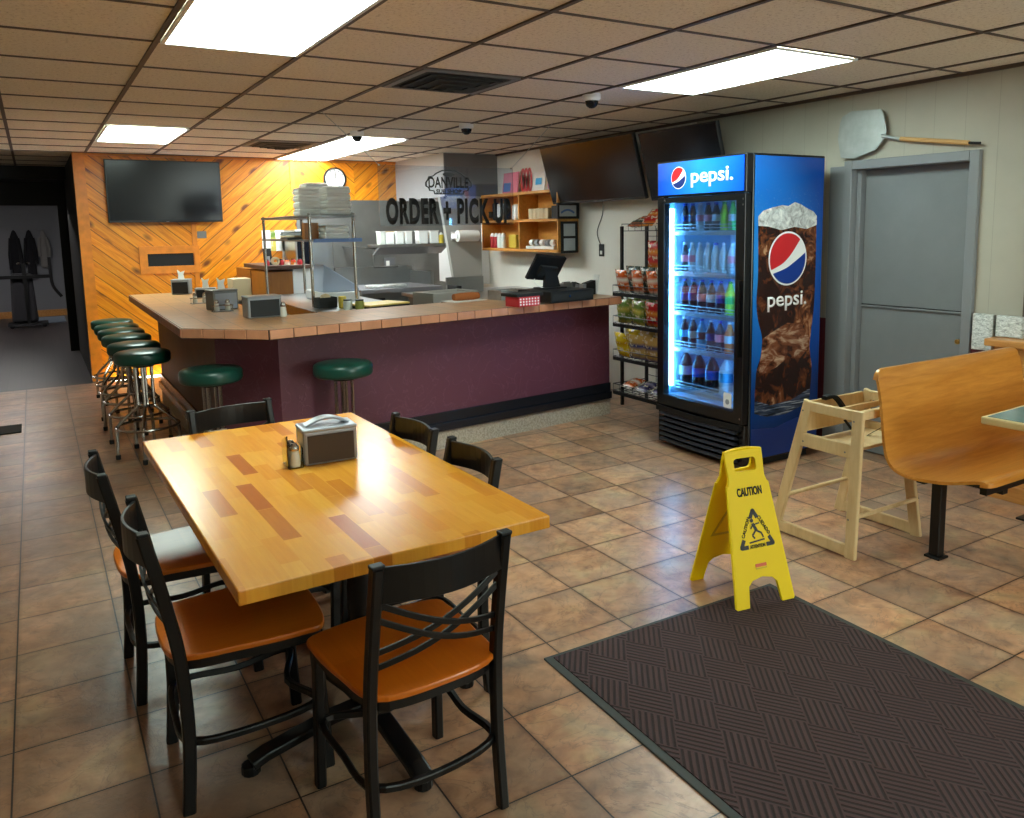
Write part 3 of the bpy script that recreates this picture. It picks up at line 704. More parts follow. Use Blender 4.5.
# ================================================================== DRINKS COOLER (front faces -X)
CXF, CYA, CYB, CH = 3.80, 3.70, 4.56, 2.045
t = thing('drinks_cooler', 'tall blue glass-door drinks cooler lit inside, with a glass of cola printed on its side', 'cooler', (CXF, (CYA+CYB)/2, 0))
hw = (CYB-CYA)/2; DP = .73
g = B()
g.bx(.06, DP, hw-.04, hw, .05, CH); g.bx(.06, DP, -hw, -hw+.04, .05, CH)
g.bx(DP-.04, DP, -hw+.04, hw-.04, .05, CH).bx(.06, DP-.04, -hw+.04, hw-.04, CH-.20, CH).bx(.06, DP-.04, -hw+.04, hw-.04, .05, .37)
g.obj('cabinet', 'cooler_black', t, bevel=.006)
B().bx(DP-.052, DP-.0415, -hw+.045, hw-.045, .38, 1.82).bx(.07, DP-.05, hw-.048, hw-.0415, .38, 1.82).bx(.07, DP-.05, -hw+.0415, -hw+.048, .38, 1.82).bx(.07, DP-.05, -hw+.05, hw-.05, .371, .38).obj('liner', 'cooler_inner', t)
B().bx(.075, DP-.01, -hw-.004, -hw-.0005, .06, CH-.015).obj('side_print', 'blue_print', t)
B().bx(.075, DP-.01, hw+.0005, hw+.004, .06, CH-.015).obj('side_print', 'blue_print', t)
B().bx(0.0, .06, -hw+.0, hw-.0, 1.80, CH).obj('header_box', 'cooler_black', t, bevel=.006)
o = B().bx(-.006, .0, -hw+.018, hw-.018, -.112, .108).obj('header_sign', 'header_blue', t, loc=(0, 0, 1.924))
SG = Matrix.Rotation(-PI/2, 4, 'Z')
def logo(parent, r, mtx, mr, mn, mwh, sq=1.0):
    def arc(a0, a1, n, rad=r): return [(rad*math.cos(math.radians(a0+(a1-a0)*i/n)), rad*math.sin(math.radians(a0+(a1-a0)*i/n))) for i in range(n+1)]
    B().prism([(r*1.07*math.cos(2*PI*i/40)*sq, r*1.07*math.sin(2*PI*i/40)) for i in range(40)], 0, .0012, mtx).obj('emblem_disc', mwh, parent)
    # red above: from the lower left, over the top, down to the right; S-curved lower border
    up_ = arc(48, 205, 24); cur = smooth_path([(up_[-1][0], up_[-1][1], 0), (-.28*r, -.18*r, 0), (.18*r, .18*r, 0), (up_[0][0], up_[0][1], 0)], 6)
    poly = up_ + [(p.x, p.y) for p in cur[1:-1]]
    B().prism([(a*sq, c) for a, c in poly], .0012, .0024, mtx).obj('emblem_red_field', mr, parent)
    lo = arc(215, 372, 24); cur = smooth_path([(lo[-1][0], lo[-1][1], 0), (.42*r, -.12*r, 0), (-.10*r, -.38*r, 0), (lo[0][0], lo[0][1], 0)], 6)
    poly = lo + [(p.x, p.y) for p in cur[1:-1]]
    B().prism([(a*sq, c) for a, c in poly], .0012, .0024, mtx).obj('emblem_blue_field', mn, parent)
logo(o, .070, face_minus_y((-.0062, .195, .0), -PI/2), 'header_red', 'header_navy', 'header_white')
text('header_lettering', 'pepsi.', .39, .12, 'header_white', o, face_minus_y((-.0062, -.125, -.012), -PI/2), .0015, .012)
# door
g = B().frame([(-hw+.005, .395-.09), (hw-.005, .305), (hw-.005, 1.795), (-hw+.005, 1.795)], [(-hw+.085, .385), (hw-.075, .385), (hw-.075, 1.755), (-hw+.085, 1.755)], .0, .055, YZ)
dr = g.obj('door', 'cooler_black', t, bevel=.004)
B().bx(.012, .018, -hw+.084, hw-.074, .384, 1.756).obj('door_glass', 'door_glass', dr)
B().bx(-.03, -.012, -hw+.03, -hw+.05, .75, 1.25).bx(-.012, 0, -hw+.03, -hw+.05, .75, .78).bx(-.012, 0, -hw+.03, -hw+.05, 1.22, 1.25).obj('door_handle', 'cooler_black', dr)
B().lathe([(.009, 0), (.009, .004)], (-.002, hw-.09, 1.776), 12, mtx=Matrix.Rotation(-PI/2, 4, 'Y')).obj('lock', 'chrome', dr)
st_ = B().prism(rpoly(.075, .10, .012, cx=-hw+.135, cy=.45), -.001, .0005, YZ).obj('sticker', 'paper_white', dr)
B().prism(rpoly(.035, .035, .016, cx=-hw+.135, cy=.44), -.0022, -.001, YZ).obj('sticker_mark', 'plastic_grey', dr)
for zz in (1.76, 1.725, .345, .30):
    B().lathe([(.007, 0), (.007, .003)], (-.001, -hw+.02, zz), 10, mtx=Matrix.Rotation(-PI/2, 4, 'Y')).obj('hinge_screw', 'chrome', dr)
B().bx(.065, .085, hw-.085, hw-.06, .44, 1.72).obj('led_strip', 'led', t)
B().bx(.065, .085, -hw+.055, -hw+.075, .44, 1.72).obj('led_strip', 'led', t)
# grille
g = B().bx(.02, .06, -hw, hw, .02, .30); gr_ = g.obj('grille', 'cooler_black', t, bevel=.005)
for i in range(6):
    z = .055+.038*i
    g = B().sweep([(.004, -hw+.05, z), (-.012, 0, z-.0), (.004, hw-.05, z)], [(.020, -.008), (.016, .012), (-.010, .006), (-.014, -.012)]); g.obj('grille_slat', 'grille_plastic', gr_)
B().sweep([(.008, -hw+.01, .283), (-.012, 0, .278), (.008, hw-.01, .283)], [(.02, -.02), (.02, .02), (-.012, .012), (-.012, -.012)]).obj('grille_rim', 'black_plastic', gr_)
B().bx(.10, .66, -hw+.03, hw-.03, .0, .05).obj('base', 'matt_black', t)
# printed cola glass on the side facing the camera
def sp(x, z, d=.0): return face_minus_y((x, -hw-.0042-d, z))
def sprof(pts): return [(p.x, p.y) for p in smooth_path([(a, c, 0) for a, c in pts], 4, True)]
L_ = [(3.905, 1.63), (3.915, 1.30), (3.905, 1.10), (3.925, .98), (3.962, .87), (3.955, .75), (3.915, .64), (3.905, .40)]
R_ = [(4.435, .40), (4.45, .60), (4.435, .70), (4.422, .78), (4.438, .92), (4.455, 1.05), (4.46, 1.30), (4.455, 1.62)]
poly = [(a-CXF, c) for a, c in L_]+[(a-CXF, c) for a, c in R_]
dense = []
for seq in (poly[:8], poly[8:]):
    dense += [(p.x, p.y) for p in smooth_path([(a, c, 0) for a, c in seq], 5)]
mm = Matrix.Translation((0, -hw-.0040, 0)) @ XZ
B().prism(dense, -.0012, .0, mm).obj('printed_cola', 'cola_print', t)
B().prism([(a-CXF, c) for a, c in ((3.966, .86), (4.06, .90), (4.20, .95), (4.33, .93), (4.41, .84), (4.42, .77), (4.33, .70), (4.22, .72), (4.10, .66), (3.96, .62), (3.93, .66), (3.957, .75))], -.0018, -.0012, mm).obj('printed_ice', 'cola_ice', t)
foam = [(3.908, 1.59), (3.905, 1.65), (3.95, 1.685), (4.03, 1.705), (4.12, 1.72), (4.18, 1.715), (4.24, 1.74), (4.30, 1.725), (4.36, 1.70), (4.42, 1.68), (4.456, 1.65), (4.458, 1.59), (4.36, 1.565), (4.24, 1.58), (4.12, 1.56), (4.0, 1.585)]
B().prism([(a-CXF, c) for a, c in foam], -.0020, -.0012, mm).obj('printed_foam', 'foam_print', t)
B().prism([(a-CXF, c) for a, c in ((3.905, .46), (4.05, .41), (4.25, .42), (4.436, .48), (4.436, .385), (4.20, .33), (4.02, .335), (3.905, .37))], -.0022, -.0012, mm).obj('printed_glass_base', 'glass_base_print', t)
logo(t, .165, face_minus_y((4.185-CXF, -hw-.0058, 1.375)), 'logo_red', 'logo_blue', 'logo_white', 1.02)
text('printed_lettering', 'pepsi.', .37, .125, 'logo_white', t, face_minus_y((4.19-CXF, -hw-.0058, 1.095)), .001, .012)
B().prism([(.08, .062), (.715, .062), (.715, .30), (.50, .29), (.30, .25), (.08, .27)], -.0008, .0, mm).obj('printed_blue_wave', 'logo_blue', t)
# shelves
SZ = (1.56, 1.272, .99, .725, .43)
for z in SZ:
    g = B()
    for i in range(9): x = .11+.06*i; g.tube([(x, -hw+.05, z), (x, hw-.05, z)], .003, 6)
    for i in range(13): y = -hw+.05+(2*hw-.10)*i/12; g.tube([(.11, y, z), (.60, y, z)], .0025, 6)
    g.tube([(.105, -hw+.05, z+.045), (.105, hw-.05, z+.045)], .003, 6).tube([(.105, -hw+.05, z+.022), (.105, hw-.05, z+.022)], .003, 6)
    for i in range(7): y = -hw+.06+(2*hw-.12)*i/6; g.tube([(.105, y, z), (.105, y, z+.045)], .002, 6)
    g.bx(.098, .102, -hw+.05, hw-.05, z-.028, z-.004)
    g.obj('shelf', 'galvanised', t)
def bottle(name, prof, body, lab, cap_, lz, capz):
    o = B().lathe(prof, seg=14, cap=False).obj(name, body, None, True)
    r = max(p[0] for p in prof)+.0006
    if lab: B().lathe([(r, lz[0]), (r, lz[1])], seg=14, cap=False).obj('bottle_label', lab, o, True)
    B().lathe([(capz[1], capz[0]-.004), (capz[1], capz[0]+.012), (.0, capz[0]+.0125)], seg=12, cap=False).obj('bottle_cap', cap_, o, True)
    return o
def soda(hh, r, body, lab, cap_, name='soda_bottle'):
    prof = [(0, 0), (r*.85, .0), (r, .012), (r*.96, hh*.30), (r, hh*.42), (r, hh*.60), (r*.72, hh*.76), (.014, hh*.90), (.0125, hh*.96)]
    return bottle(name, prof, 'b_'+body, 'b_'+lab if lab else None, 'b_'+cap_, (hh*.34, hh*.58), (hh*.96, .0145))
rows = [
 (0, .185, .030, [('cola', 'navy', 'capblue')]*2+[('clear', 'pink', 'capwhite'), ('cola', 'pink', 'capblue'), ('cola', 'clear', 'capblue'), ('lime', None, 'capgreen'), ('green', 'clear', 'capgreen'), ('green', None, 'capwhite')], 'small soda bottle'),
 (1, .20, .031, [('cola', 'pink', 'capwhite'), ('clear', 'pink', 'capwhite'), ('clear', None, 'capwhite'), ('clear', 'clear', 'capwhite'), ('clear', None, 'capblue'), ('clear', 'clear', 'capwhite'), ('clear', 'pink', 'capwhite'), ('clear', 'orange', 'capwhite')], 'slim clear bottle'),
 (2, .225, .036, [('cola', 'navy', 'capblue'), ('cola', 'navy', 'capblue'), ('cola', 'pink', 'capblue'), ('cola', 'clear', 'capblue'), ('cola', 'navy', 'capblue'), ('lime', 'green', 'capgreen'), ('green', 'lime', 'capgreen')], 'half-litre soda bottle'),
 (3, .215, .036, [('cola', 'blue', 'capwhite'), ('cola', 'clear', 'capwhite'), ('blue', 'cola', 'capblue'), ('cola', 'navy', 'capwhite'), ('cola', 'pink', 'capblue'), ('orange', 'clear', 'capwhite'), ('blue', 'blue', 'capblue')], 'sports drink or soda bottle'),
 (4, .27, .052, [('cola', 'clear', 'capblue'), ('cola', 'capblue', 'capblue'), ('cola', 'capblue', 'capblue'), ('clear', 'blue', 'capwhite'), ('clear', 'capblue', 'capblue')], 'large bottle')]
ordn = ['leftmost', 'second from the left', 'third from the left', 'fourth from the left', 'fifth from the left', 'sixth from the left', 'seventh from the left', 'rightmost']
shn = ['top', 'second', 'third', 'fourth', 'bottom']
cn = dict(cola='dark', clear='clear', lime='yellow-green', green='green', orange='orange', blue='light blue')
protos = {}
for si, hh, r, items, kind in rows:
    n = len(items); ya, yb_ = hw-.125, -hw+.19
    for i, (bd, lb, cp) in enumerate(items):
        y = ya+(yb_-ya)*i/(n-1); pos = (CXF+(.155 if si < 4 else .175), (CYA+CYB)/2+y, SZ[si]+.0035)
        key = (hh, bd, lb, cp); label = '%s %s on the %s shelf of the cooler, %s' % (cn[bd], kind.replace('sports drink or soda', 'soda'), shn[si], ordn[i] if i < n-1 else 'rightmost')
        if key in protos: dup(protos[key], pos, 0, label)
        else:
            o = soda(hh, r, bd, lb, cp); o.location = pos; protos[key] = o
            tag(o, label, 'bottle', 'drinks bottles in the cooler')

# ================================================================== CHIP RACK
RX, RY0, RY1 = 4.40, 4.93, 5.76
t = thing('chip_rack', 'black wire snack rack between the bar end and the drinks cooler', 'snack rack', (0, 0, 0))
for x, y in ((RX, RY1), (RX, RY0), (RX+.28, RY1), (RX+.28, RY0)): B().bx(x-.012, x+.012, y-.012, y+.012, 0, 1.60).obj('post', 'black_metal', t)
g = B()
for i in range(7): y = RY0+(RY1-RY0)*i/6; g.tube([(RX+.28, y, .2), (RX+.28, y, 1.58)], .003, 6)
for i in range(8): z = .25+.18*i; g.tube([(RX+.28, RY0, z), (RX+.28, RY1, z)], .003, 6)
g.obj('back_grid', 'black_metal', t)
tiers = [(1.56, .0), (1.03, .10), (.76, .10), (.46, .10), (.15, .10)]
for z, out in tiers:
    g = B(); x0 = RX-out
    for i in range(8): x = x0+(RX+.28-x0)*i/7; g.tube([(x, RY0, z), (x, RY1, z)], .003, 6)
    for i in range(10): y = RY0+(RY1-RY0)*i/9; g.tube([(x0, y, z), (RX+.28, y, z)], .003, 6)
    g.tube([(x0, RY0, z+.06), (x0, RY1, z+.06)], .004, 6).tube([(x0, RY1, z+.06), (RX+.28, RY1, z+.06)], .004, 6).tube([(x0, RY0, z+.06), (RX+.28, RY0, z+.06)], .004, 6)
    for i in range(10): y = RY0+(RY1-RY0)*i/9; g.tube([(x0, y, z), (x0, y, z+.06)], .002, 6)
    g.obj('basket', 'black_metal', t)
    if out: B().bx(x0-.004, x0-.001, RY0, RY1, z-.035, z-.004).obj('price_rail', 'black_plastic', t)
def bag(m, w_=.20, h_=.22, th=.055):
    g = B(); nx, nz = 8, 10
    for s in (1, -1):
        V = [[g.b.verts.new((s*th*.5*(max(0, (1-(2*i/nx-1)**4)*(1-(2*j/nz-1)**4))**.7) * (1+.12*math.sin(3*i+2*j)), (i/nx-.5)*w_*(1-.06*math.sin(PI*j/nz)), j/nz*h_)) for j in range(nz+1)] for i in range(nx+1)]
        for i in range(nx):
            for j in range(nz): g.b.faces.new((V[i][j], V[i+1][j], V[i+1][j+1], V[i][j+1]))
    bmesh.ops.remove_doubles(g.b, verts=g.b.verts, dist=.0004)
    return g.obj('snack_bag', m, None, True)
bp = {}
def put_bag(m, x, y, z, rz, label, tilt=-.22, sc=1.0, rx=0):
    if m not in bp: o = bag(m); bp[m] = o; tag(o, label, 'snack bag', 'snack bags on the wire rack')
    else: o = dup(bp[m], label=label)
    o.location = (x, y, z); o.rotation_euler = (rx, tilt, rz); o.scale = (sc,)*3
plan = [(1, 'upper basket', ['bag_orange', 'bag_orange', 'bag_orange', 'bag_orange'], .9), (2, 'second basket', ['bag_green', 'bag_green', 'bag_red', 'bag_red'], .95), (3, 'third basket', ['bag_yellow', 'bag_tan', 'bag_tan', 'bag_tan'], 1.0)]
cname = dict(bag_orange='orange and white', bag_green='green and yellow', bag_red='red', bag_yellow='bright yellow', bag_tan='tan and blue', bag_navy='dark blue', bag_dark='dark green')
for ti, tn, ms, sc in plan:
    z = tiers[ti][0]+.004
    for i, m in enumerate(ms):
        y = RY1-.11-.203*i
        put_bag(m, RX-.055, y, z, random.uniform(-.25, .25), '%s front-row snack bag in the %s, %s' % (cname[m], tn, ['at the bar end', 'second from the bar', 'third from the bar', 'nearest the cooler'][i]), random.uniform(-.25, -.05), sc, random.uniform(-.06, .06))
        put_bag({'bag_orange': 'bag_dark'}.get(m, m), RX+.05, y, z, 0, '%s back-row snack bag in the %s, %s' % (cname[{'bag_orange': 'bag_dark'}.get(m, m)], tn, ['at the bar end', 'second from the bar', 'third from the bar', 'nearest the cooler'][i]), -.05, sc*1.12)
for i in range(4):
    put_bag(['bag_orange', 'bag_navy', 'bag_navy', 'bag_navy'][i], RX-.055, RY1-.12-.2*i, .185, 0, '%s snack packet in the bottom basket, %s' % (['orange', 'dark blue', 'dark blue', 'dark blue'][i], ['at the bar end', 'second from the bar', 'third from the bar', 'nearest the cooler'][i]), 1.25, .8)
for i, (m, y, tl) in enumerate((('bag_dark', 5.62, 1.2), ('bag_red', 5.42, .9), ('bag_orange', 5.22, .8), ('bag_red', 5.02, .7))):
    put_bag(m, RX+.02, y, 1.60, .2*i, '%s snack bag lying on top of the wire rack, %s' % (cname[m], ['at the bar end', 'second from the bar', 'third from the bar', 'nearest the cooler'][i]), tl, 1.05)
put_bag('bag_red', RX-.05, 5.24, 1.26, 0, 'red snack bag hanging from the clip below the top of the wire rack', 0, 1.0)

# ================================================================== ENTRANCE MAT, CAUTION SIGN
t = thing('entrance_mat', 'dark purple-brown ribbed entrance mat with a woven block pattern and rubber border', 'door mat', (2.052, 1.0, 0), math.radians(-1))
o1 = [(-.592, -1.5), (.59, -1.5), (.59, 1.42), (-.592, 1.42)]; i1_ = [(-.560, -1.47), (.560, -1.47), (.560, 1.40), (-.560, 1.40)]
B().frame(o1, i1_, 0, .007).obj('border', 'mat_rubber', t, bevel=.002)
B().prism(i1_, 0, .010).obj('pile', 'mat_rib', t)

t = thing('caution_sign', 'yellow folding wet floor caution sign standing at the edge of the mat', 'caution sign', (2.522, 2.455, 0), math.radians(-9))
HS = .655
def sign_panel(sgn, z0):
    """panel leaning from foot (y=-sgn..) to the hinge at the top"""
    def prof(a): return a
    out = [(-.146, z0), (-.084, z0), (-.072, .085), (-.05, .105), (0, .115), (.05, .105), (.072, .085), (.084, z0), (.146, z0), (.102, .50), (.092, .53), (.096, .60), (.098, .645), (.03, .655), (-.03, .655), (-.098, .645), (-.096, .60), (-.092, .53), (-.102, .50)]
    hole = rpoly(.112, .056, .014, 4, 0, .583)
    g = B(); m0 = Matrix.Identity(4)
    vo_ = [g.b.verts.new((x, 0, z)) for x, z in out]; vh = [g.b.verts.new((x, 0, z)) for x, z in hole]
    e = [g.b.edges.new((vo_[i], vo_[(i+1) % len(vo_)])) for i in range(len(vo_))]+[g.b.edges.new((vh[i], vh[(i+1) % len(vh)])) for i in range(len(vh))]
    bmesh.ops.triangle_fill(g.b, edges=e, use_beauty=True)
    r = bmesh.ops.extrude_face_region(g.b, geom=g.b.faces[:])
    for q in r['geom']:
        if isinstance(q, bmesh.types.BMVert): q.co.y += .014
    # raised rim down both sides
    for s in (-1, 1): g.bar([(s*.141, .007, z0+.004), (s*.099, .007, .50)], .012, .022, up=(1, 0, 0))
    return g
zf = .010
for sgn, nm in ((1, 'front_leaf'), (-1, 'rear_leaf')):
    g = sign_panel(sgn, 0.0)
    DL = .186 if sgn == 1 else .165
    for v in g.b.verts:
        y, z = v.co.y, v.co.z; v.co.y = -DL*(1-z/HS) + y - .004; v.co.z = z*.985 + (zf if sgn == 1 else 0.0) * (1-z/HS)
        v.co.x *= 1
        if sgn == -1: v.co.y = -v.co.y; v.co.x = -v.co.x
    pf = g.obj(nm, 'caution_yellow', t, bevel=.003)
    fm = Matrix.Translation((0, -DL-.0045, .0+zf)) @ Matrix.Rotation(-math.atan2(DL, .648*.985), 4, 'X') @ Matrix.Rotation(PI/2, 4, 'X') if sgn == 1 else Matrix.Rotation(PI, 4, 'Z') @ (Matrix.Translation((0, -DL-.0045, 0)) @ Matrix.Rotation(-math.atan2(DL, .648*.985), 4, 'X') @ Matrix.Rotation(PI/2, 4, 'X'))
    def put(name, bm, m, zdep=0):
        for v in bm.b.verts: v.co = fm @ v.co
        return bm.obj(name, m, pf)
    def T(x): return Matrix.Translation(x)
    put('lettering', (lambda q: [setattr(v, 'co', v.co+Vector((0, .475, 0))) for v in q.b.verts] and q)(text_mesh('CAUTION', .128, .037, .0012, .035)), 'ink_black')
    # triangle of rounded strokes
    cx, cy, Rr = 0, .30, .105
    tri = [(0, .395), (-.082, .245), (.082, .245)]
    q = B()
    def stroke(p, r_, w_=.017):
        p, r_ = Vector(p), Vector(r_); d_ = (r_-p); n_ = Vector((-d_.y, d_.x)).normalized()*w_/2
        q.prism([(p+n_)[:], (p-n_)[:], (r_-n_)[:], (r_+n_)[:]], 0, .0012)
    for a, c in ((0, 1), (1, 2), (2, 0)):
        pa, pc = Vector(tri[a]), Vector(tri[c]); stroke(pa, pa.lerp(pc, .22)); stroke(pc.lerp(pa, .22), pc)
    for p in tri: q.prism([(p[0]+.007*math.cos(2*PI*i/10), p[1]+.007*math.sin(2*PI*i/10)) for i in range(10)], 0, .0012)
    # slipping figure
    q.prism([(-.012+.0085*math.cos(2*PI*i/10), .352+.0085*math.sin(2*PI*i/10)) for i in range(10)], 0, .0012)
    stroke((-.010, .340), (.006, .308), .014); stroke((-.006, .334), (.024, .338), .006); stroke((-.010, .335), (-.022, .318), .006)
    stroke((.004, .312), (-.018, .290), .008); stroke((-.018, .290), (-.008, .276), .007); stroke((.006, .308), (.028, .296), .008); stroke((.028, .296), (.036, .276), .007)
    stroke((-.038, .262), (.040, .268), .007)
    put('warning_triangle', q, 'ink_black')
    for word, ca, ang in (('CAUTION', (-.0465, .327), math.atan2(.15, .082)), ('CUIDADO', (.0465, .327), -math.atan2(.15, .082)), ('ATTENTION', (0, .2445), 0)):
        x = text_mesh(word, .078 if ang == 0 else .092, .016, .0012, .03); mt = Matrix.Translation((ca[0], ca[1], 0)) @ Matrix.Rotation(ang, 4, 'Z')
        for v in x.b.verts: v.co = mt @ v.co
        put('triangle_lettering', x, 'ink_black')
    put('maker_badge', B().prism([(-.026, .158), (.030, .158), (.030, .172), (-.026, .172)], 0, .0012), 'orange_logo')
    put('maker_badge', B().prism([(-.026, .150), (.030, .150), (.030, .155), (-.026, .155)], 0, .0012), 'yellow_emboss')
    # embossed triangle on the inner face
    inn = Matrix.Translation((0, .0165, 0))
    q = B(); q.prism([(0, .41), (-.09, .235), (.09, .235)], -.0162, -.0148); put('inner_emboss', q, 'yellow_emboss')
    q = B(); q.prism([(0, .385), (-.07, .248), (.07, .248)], -.0170, -.0162); put('inner_field', q, 'caution_yellow')
B().tube([(-.09, 0, .618), (.09, 0, .618)], .012, 10).obj('hinge', 'caution_yellow', t, True)

# ================================================================== HIGH CHAIR
t = thing('high_chair', 'pale wooden restaurant high chair with a black strap beside the booth bench', 'high chair', (3.46, 2.60, 0))
def side(s):
    xb, xt = s*.26, s*.235
    def P3(y, z): return (xb+(xt-xb)*z/.72, y, z)
    g = B()
    yn, yfb, yft = -.205, .27, .085     # near leg, far foot, far top
    g.bar([P3(yn, .0), P3(yn+(.10 if s > 0 else 0), .72)], .024, .060, up=(0, 1, 0))
    g.bar([P3(yfb, .0), P3(yft, .72)], .024, .058, up=(0, 1, 0))
    g.bar([P3(yn+.015, .035), P3(yfb-.01, .035)], .022, .06)
    g.bar([P3(yn-.015, .695), P3(yft+.015, .695)], .022, .05)
    g.bar([P3(yn+.01, .52), P3(yft+.035, .52)], .022, .07)
    g.obj('side_frame', 'highchair_wood', t, bevel=.008)
    for yy, zz in ((yn, .675), (yft+.01, .675), (yn+.04, .52), (yft, .52), (yn, .20), (yfb-.04, .20)):
        B().lathe([(.005, 0), (.005, .0015)], (P3(yy, zz)[0]-s*-.011*(1 if s > 0 else 1)-(0 if s > 0 else .022)+(.0 if s < 0 else .0)+(.0), yy, zz), 8, mtx=Matrix.Rotation(s*PI/2, 4, 'Y')).obj('screw', 'dull_steel', t)
side(-1); side(1)
B().bx(-.235, .235, -.15, .11, .50, .515).obj('seat', 'highchair_wood', t, bevel=.004)
B().box((0, .115, .635), (.45, .018, .15), (-.12, 0, 0)).obj('backrest', 'highchair_wood', t, bevel=.005)
B().box((0, -.215, .70), (.48, .03, .045)).obj('front_rail', 'highchair_wood', t, bevel=.008)
B().box((.0, -.10, .705), (.46, .012, .03)).obj('arm_slat', 'highchair_wood', t, bevel=.004)
for y, z in ((-.205, .20), (.215, .20)): B().tube([(-.25, y, z), (.25, y, z)], .011, 10).obj('stretcher', 'highchair_wood', t, True)
B().bar(smooth_path([(.06, .10, .58), (.08, .02, .50), (.10, -.04, .535), (.13, -.12, .60), (.16, -.19, .67)], 4), .025, .003).obj('strap', 'fabric_black', t)
B().bar(smooth_path([(-.12, .09, .72), (-.02, .10, .71), (.06, .09, .62)], 4), .03, .02).obj('strap_roll', 'fabric_black', t)

# ================================================================== BOOTH
t = thing('booth_bench', 'curved orange-brown plywood booth bench on a black post, at the right', 'bench', (0, 0, 0))
pr = [(2.385, .915), (2.372, .88), (2.35, .78), (2.332, .66), (2.318, .56), (2.298, .495), (2.262, .455), (2.20, .436), (2.12, .436), (2.0, .452), (1.90, .480), (1.855, .492), (1.828, .492), (1.808, .482)]
pp = [(p.x, p.y) for p in smooth_path([(a, c, 0) for a, c in pr], 4)]
bk = []
for i, p in enumerate(pp):
    a = Vector(pp[max(i-1, 0)]); c = Vector(pp[min(i+1, len(pp)-1)]); d_ = (c-a).normalized(); nrm = Vector((d_.y, -d_.x)); bk.append((p[0]+nrm.x*-.014*-1, p[1]+nrm.y*.014))
g = B()
xs = [3.305, 3.312, 3.33, 3.36, 3.9, 4.46, 4.50, 4.52, 4.53]; 
def corner(x, z, y):   # round the top corners and the seat corners a little
    e = min(x-3.305, 4.53-x); return max(0, .045-e)
rings = []
for x in xs:
    r_ = []
    cdn = 0
    e = min(x-3.305, 4.53-x); k1 = .05-math.sqrt(max(0, .05**2-max(0, .05-e)**2))
    top_ = []
    for (y, z), (y2, z2) in zip(pp, bk):
        zz, zz2 = min(z, .915-k1), min(z2, .915-k1)
        yy, yy2 = max(y, 1.808+k1*.8), max(y2, 1.808+k1*.8)
        top_.append(((x, yy, zz), (x, yy2, zz2)))
    ring = [g.b.verts.new(a) for a, _ in top_]+[g.b.verts.new(c) for _, c in top_[::-1]]
    rings.append(ring)
m = len(rings[0])
for a, c in zip(rings, rings[1:]):
    for j in range(m): g.b.faces.new((a[j], a[(j+1) % m], c[(j+1) % m], c[j]))
g.b.faces.new(rings[0][::-1]); g.b.faces.new(rings[-1])
g.obj('bench_shell', 'bench_ply', t, True)
g = B().bx(3.53, 3.58, 2.155, 2.205, .012, .40).bx(3.515, 3.595, 2.14, 2.22, 0, .012); g.obj('post', 'black_metal', t, bevel=.004)
g = B().bx(4.40, 4.45, 2.155, 2.205, .012, .40).bx(4.37, 4.48, 2.12, 2.24, 0, .012); g.obj('post', 'black_metal', t, bevel=.004)
B().bx(3.40, 4.50, 2.16, 2.20, .395, .42).bx(3.40, 4.50, 1.87, 1.90, .42, .465).bx(3.53, 3.57, 1.87, 2.2, .40, .425).bx(4.40, 4.44, 1.87, 2.2, .40, .425).obj('support_frame', 'black_metal', t)
t = thing('booth_table', 'booth table with a glossy teal top and pale wood edge at the right border', 'table', (3.41, 1.93, 0), math.radians(2.5))
B().bx(0.006, 1.13, -.76, -.006, .728, .76).obj('table_edge', 'booth_edge', t, bevel=.006)
B().bx(.026, 1.11, -.74, -.026, .7601, .762).obj('laminate_top', 'booth_teal', t)
g = B().lathe([(.04, .02), (.04, .73)], (.68, -.38, 0), 14).bx(.48, .88, -.41, -.35, 0, .03).bx(.65, .71, -.6, -.16, 0, .03); g.obj('pedestal', 'black_metal', t)
t = thing('booth_end_panel', 'oak panel with a moulded cap against the wall behind the bench', 'wooden panel', (0, 0, 0))
B().bx(4.64, 4.74, .9, 2.56, .0, .885).obj('panel_body', 'oak', t)
B().bx(4.60, 4.742, .9, 2.60, .885, .93).obj('panel_cap', 'oak', t, bevel=.008)
B().bx(4.615, 4.64, .9, 2.58, .0, .09).obj('panel_plinth', 'oak', t, bevel=.005)
for i, (y0, y1, lb) in enumerate(((2.61, 2.735, 'silver quilted foil sheet on the wall above the bench, next to the door'), (2.44, 2.595, 'silver quilted foil sheet on the wall above the oak cap, right of the other'))):
    tag(B().bx(4.705, 4.743, y0, y1, .932 if i else .84, 1.055).obj('foil_sheet', 'foil', None, bevel=.006), lb, 'foil sheet', 'foil sheets behind the bench')
# the first one hangs on the wall beside the oak panel
t = thing('pizza_peel', 'aluminium pizza peel with a wooden handle resting on the door frame', 'pizza peel', (4.715, 3.55, 2.04), 0)
bl = [(.20, .13), (.17, .0), (.06, -.015), (-.10, .03), (-.165, .10), (-.175, .14), (-.15, .25), (-.13, .285), (.10, .30), (.17, .27), (.185, .23)]
o = B().prism(bl, -.003, .003, YZ).obj('blade', 'galvanised', t, bevel=.002)
B().tube([(.0, -.14, .115), (.0, -.29, .078)], .012, 10).obj('ferrule', 'galvanised', t, True)
B().tube([(.0, -.28, .082), (.0, -.73, .016)], .015, 10).obj('handle', 'peel_handle', t, True)
B().tube([(.0, -.73, .016), (.0, -.80, .008)], .008, 8).obj('hanging_tip', 'matt_black', t, True)

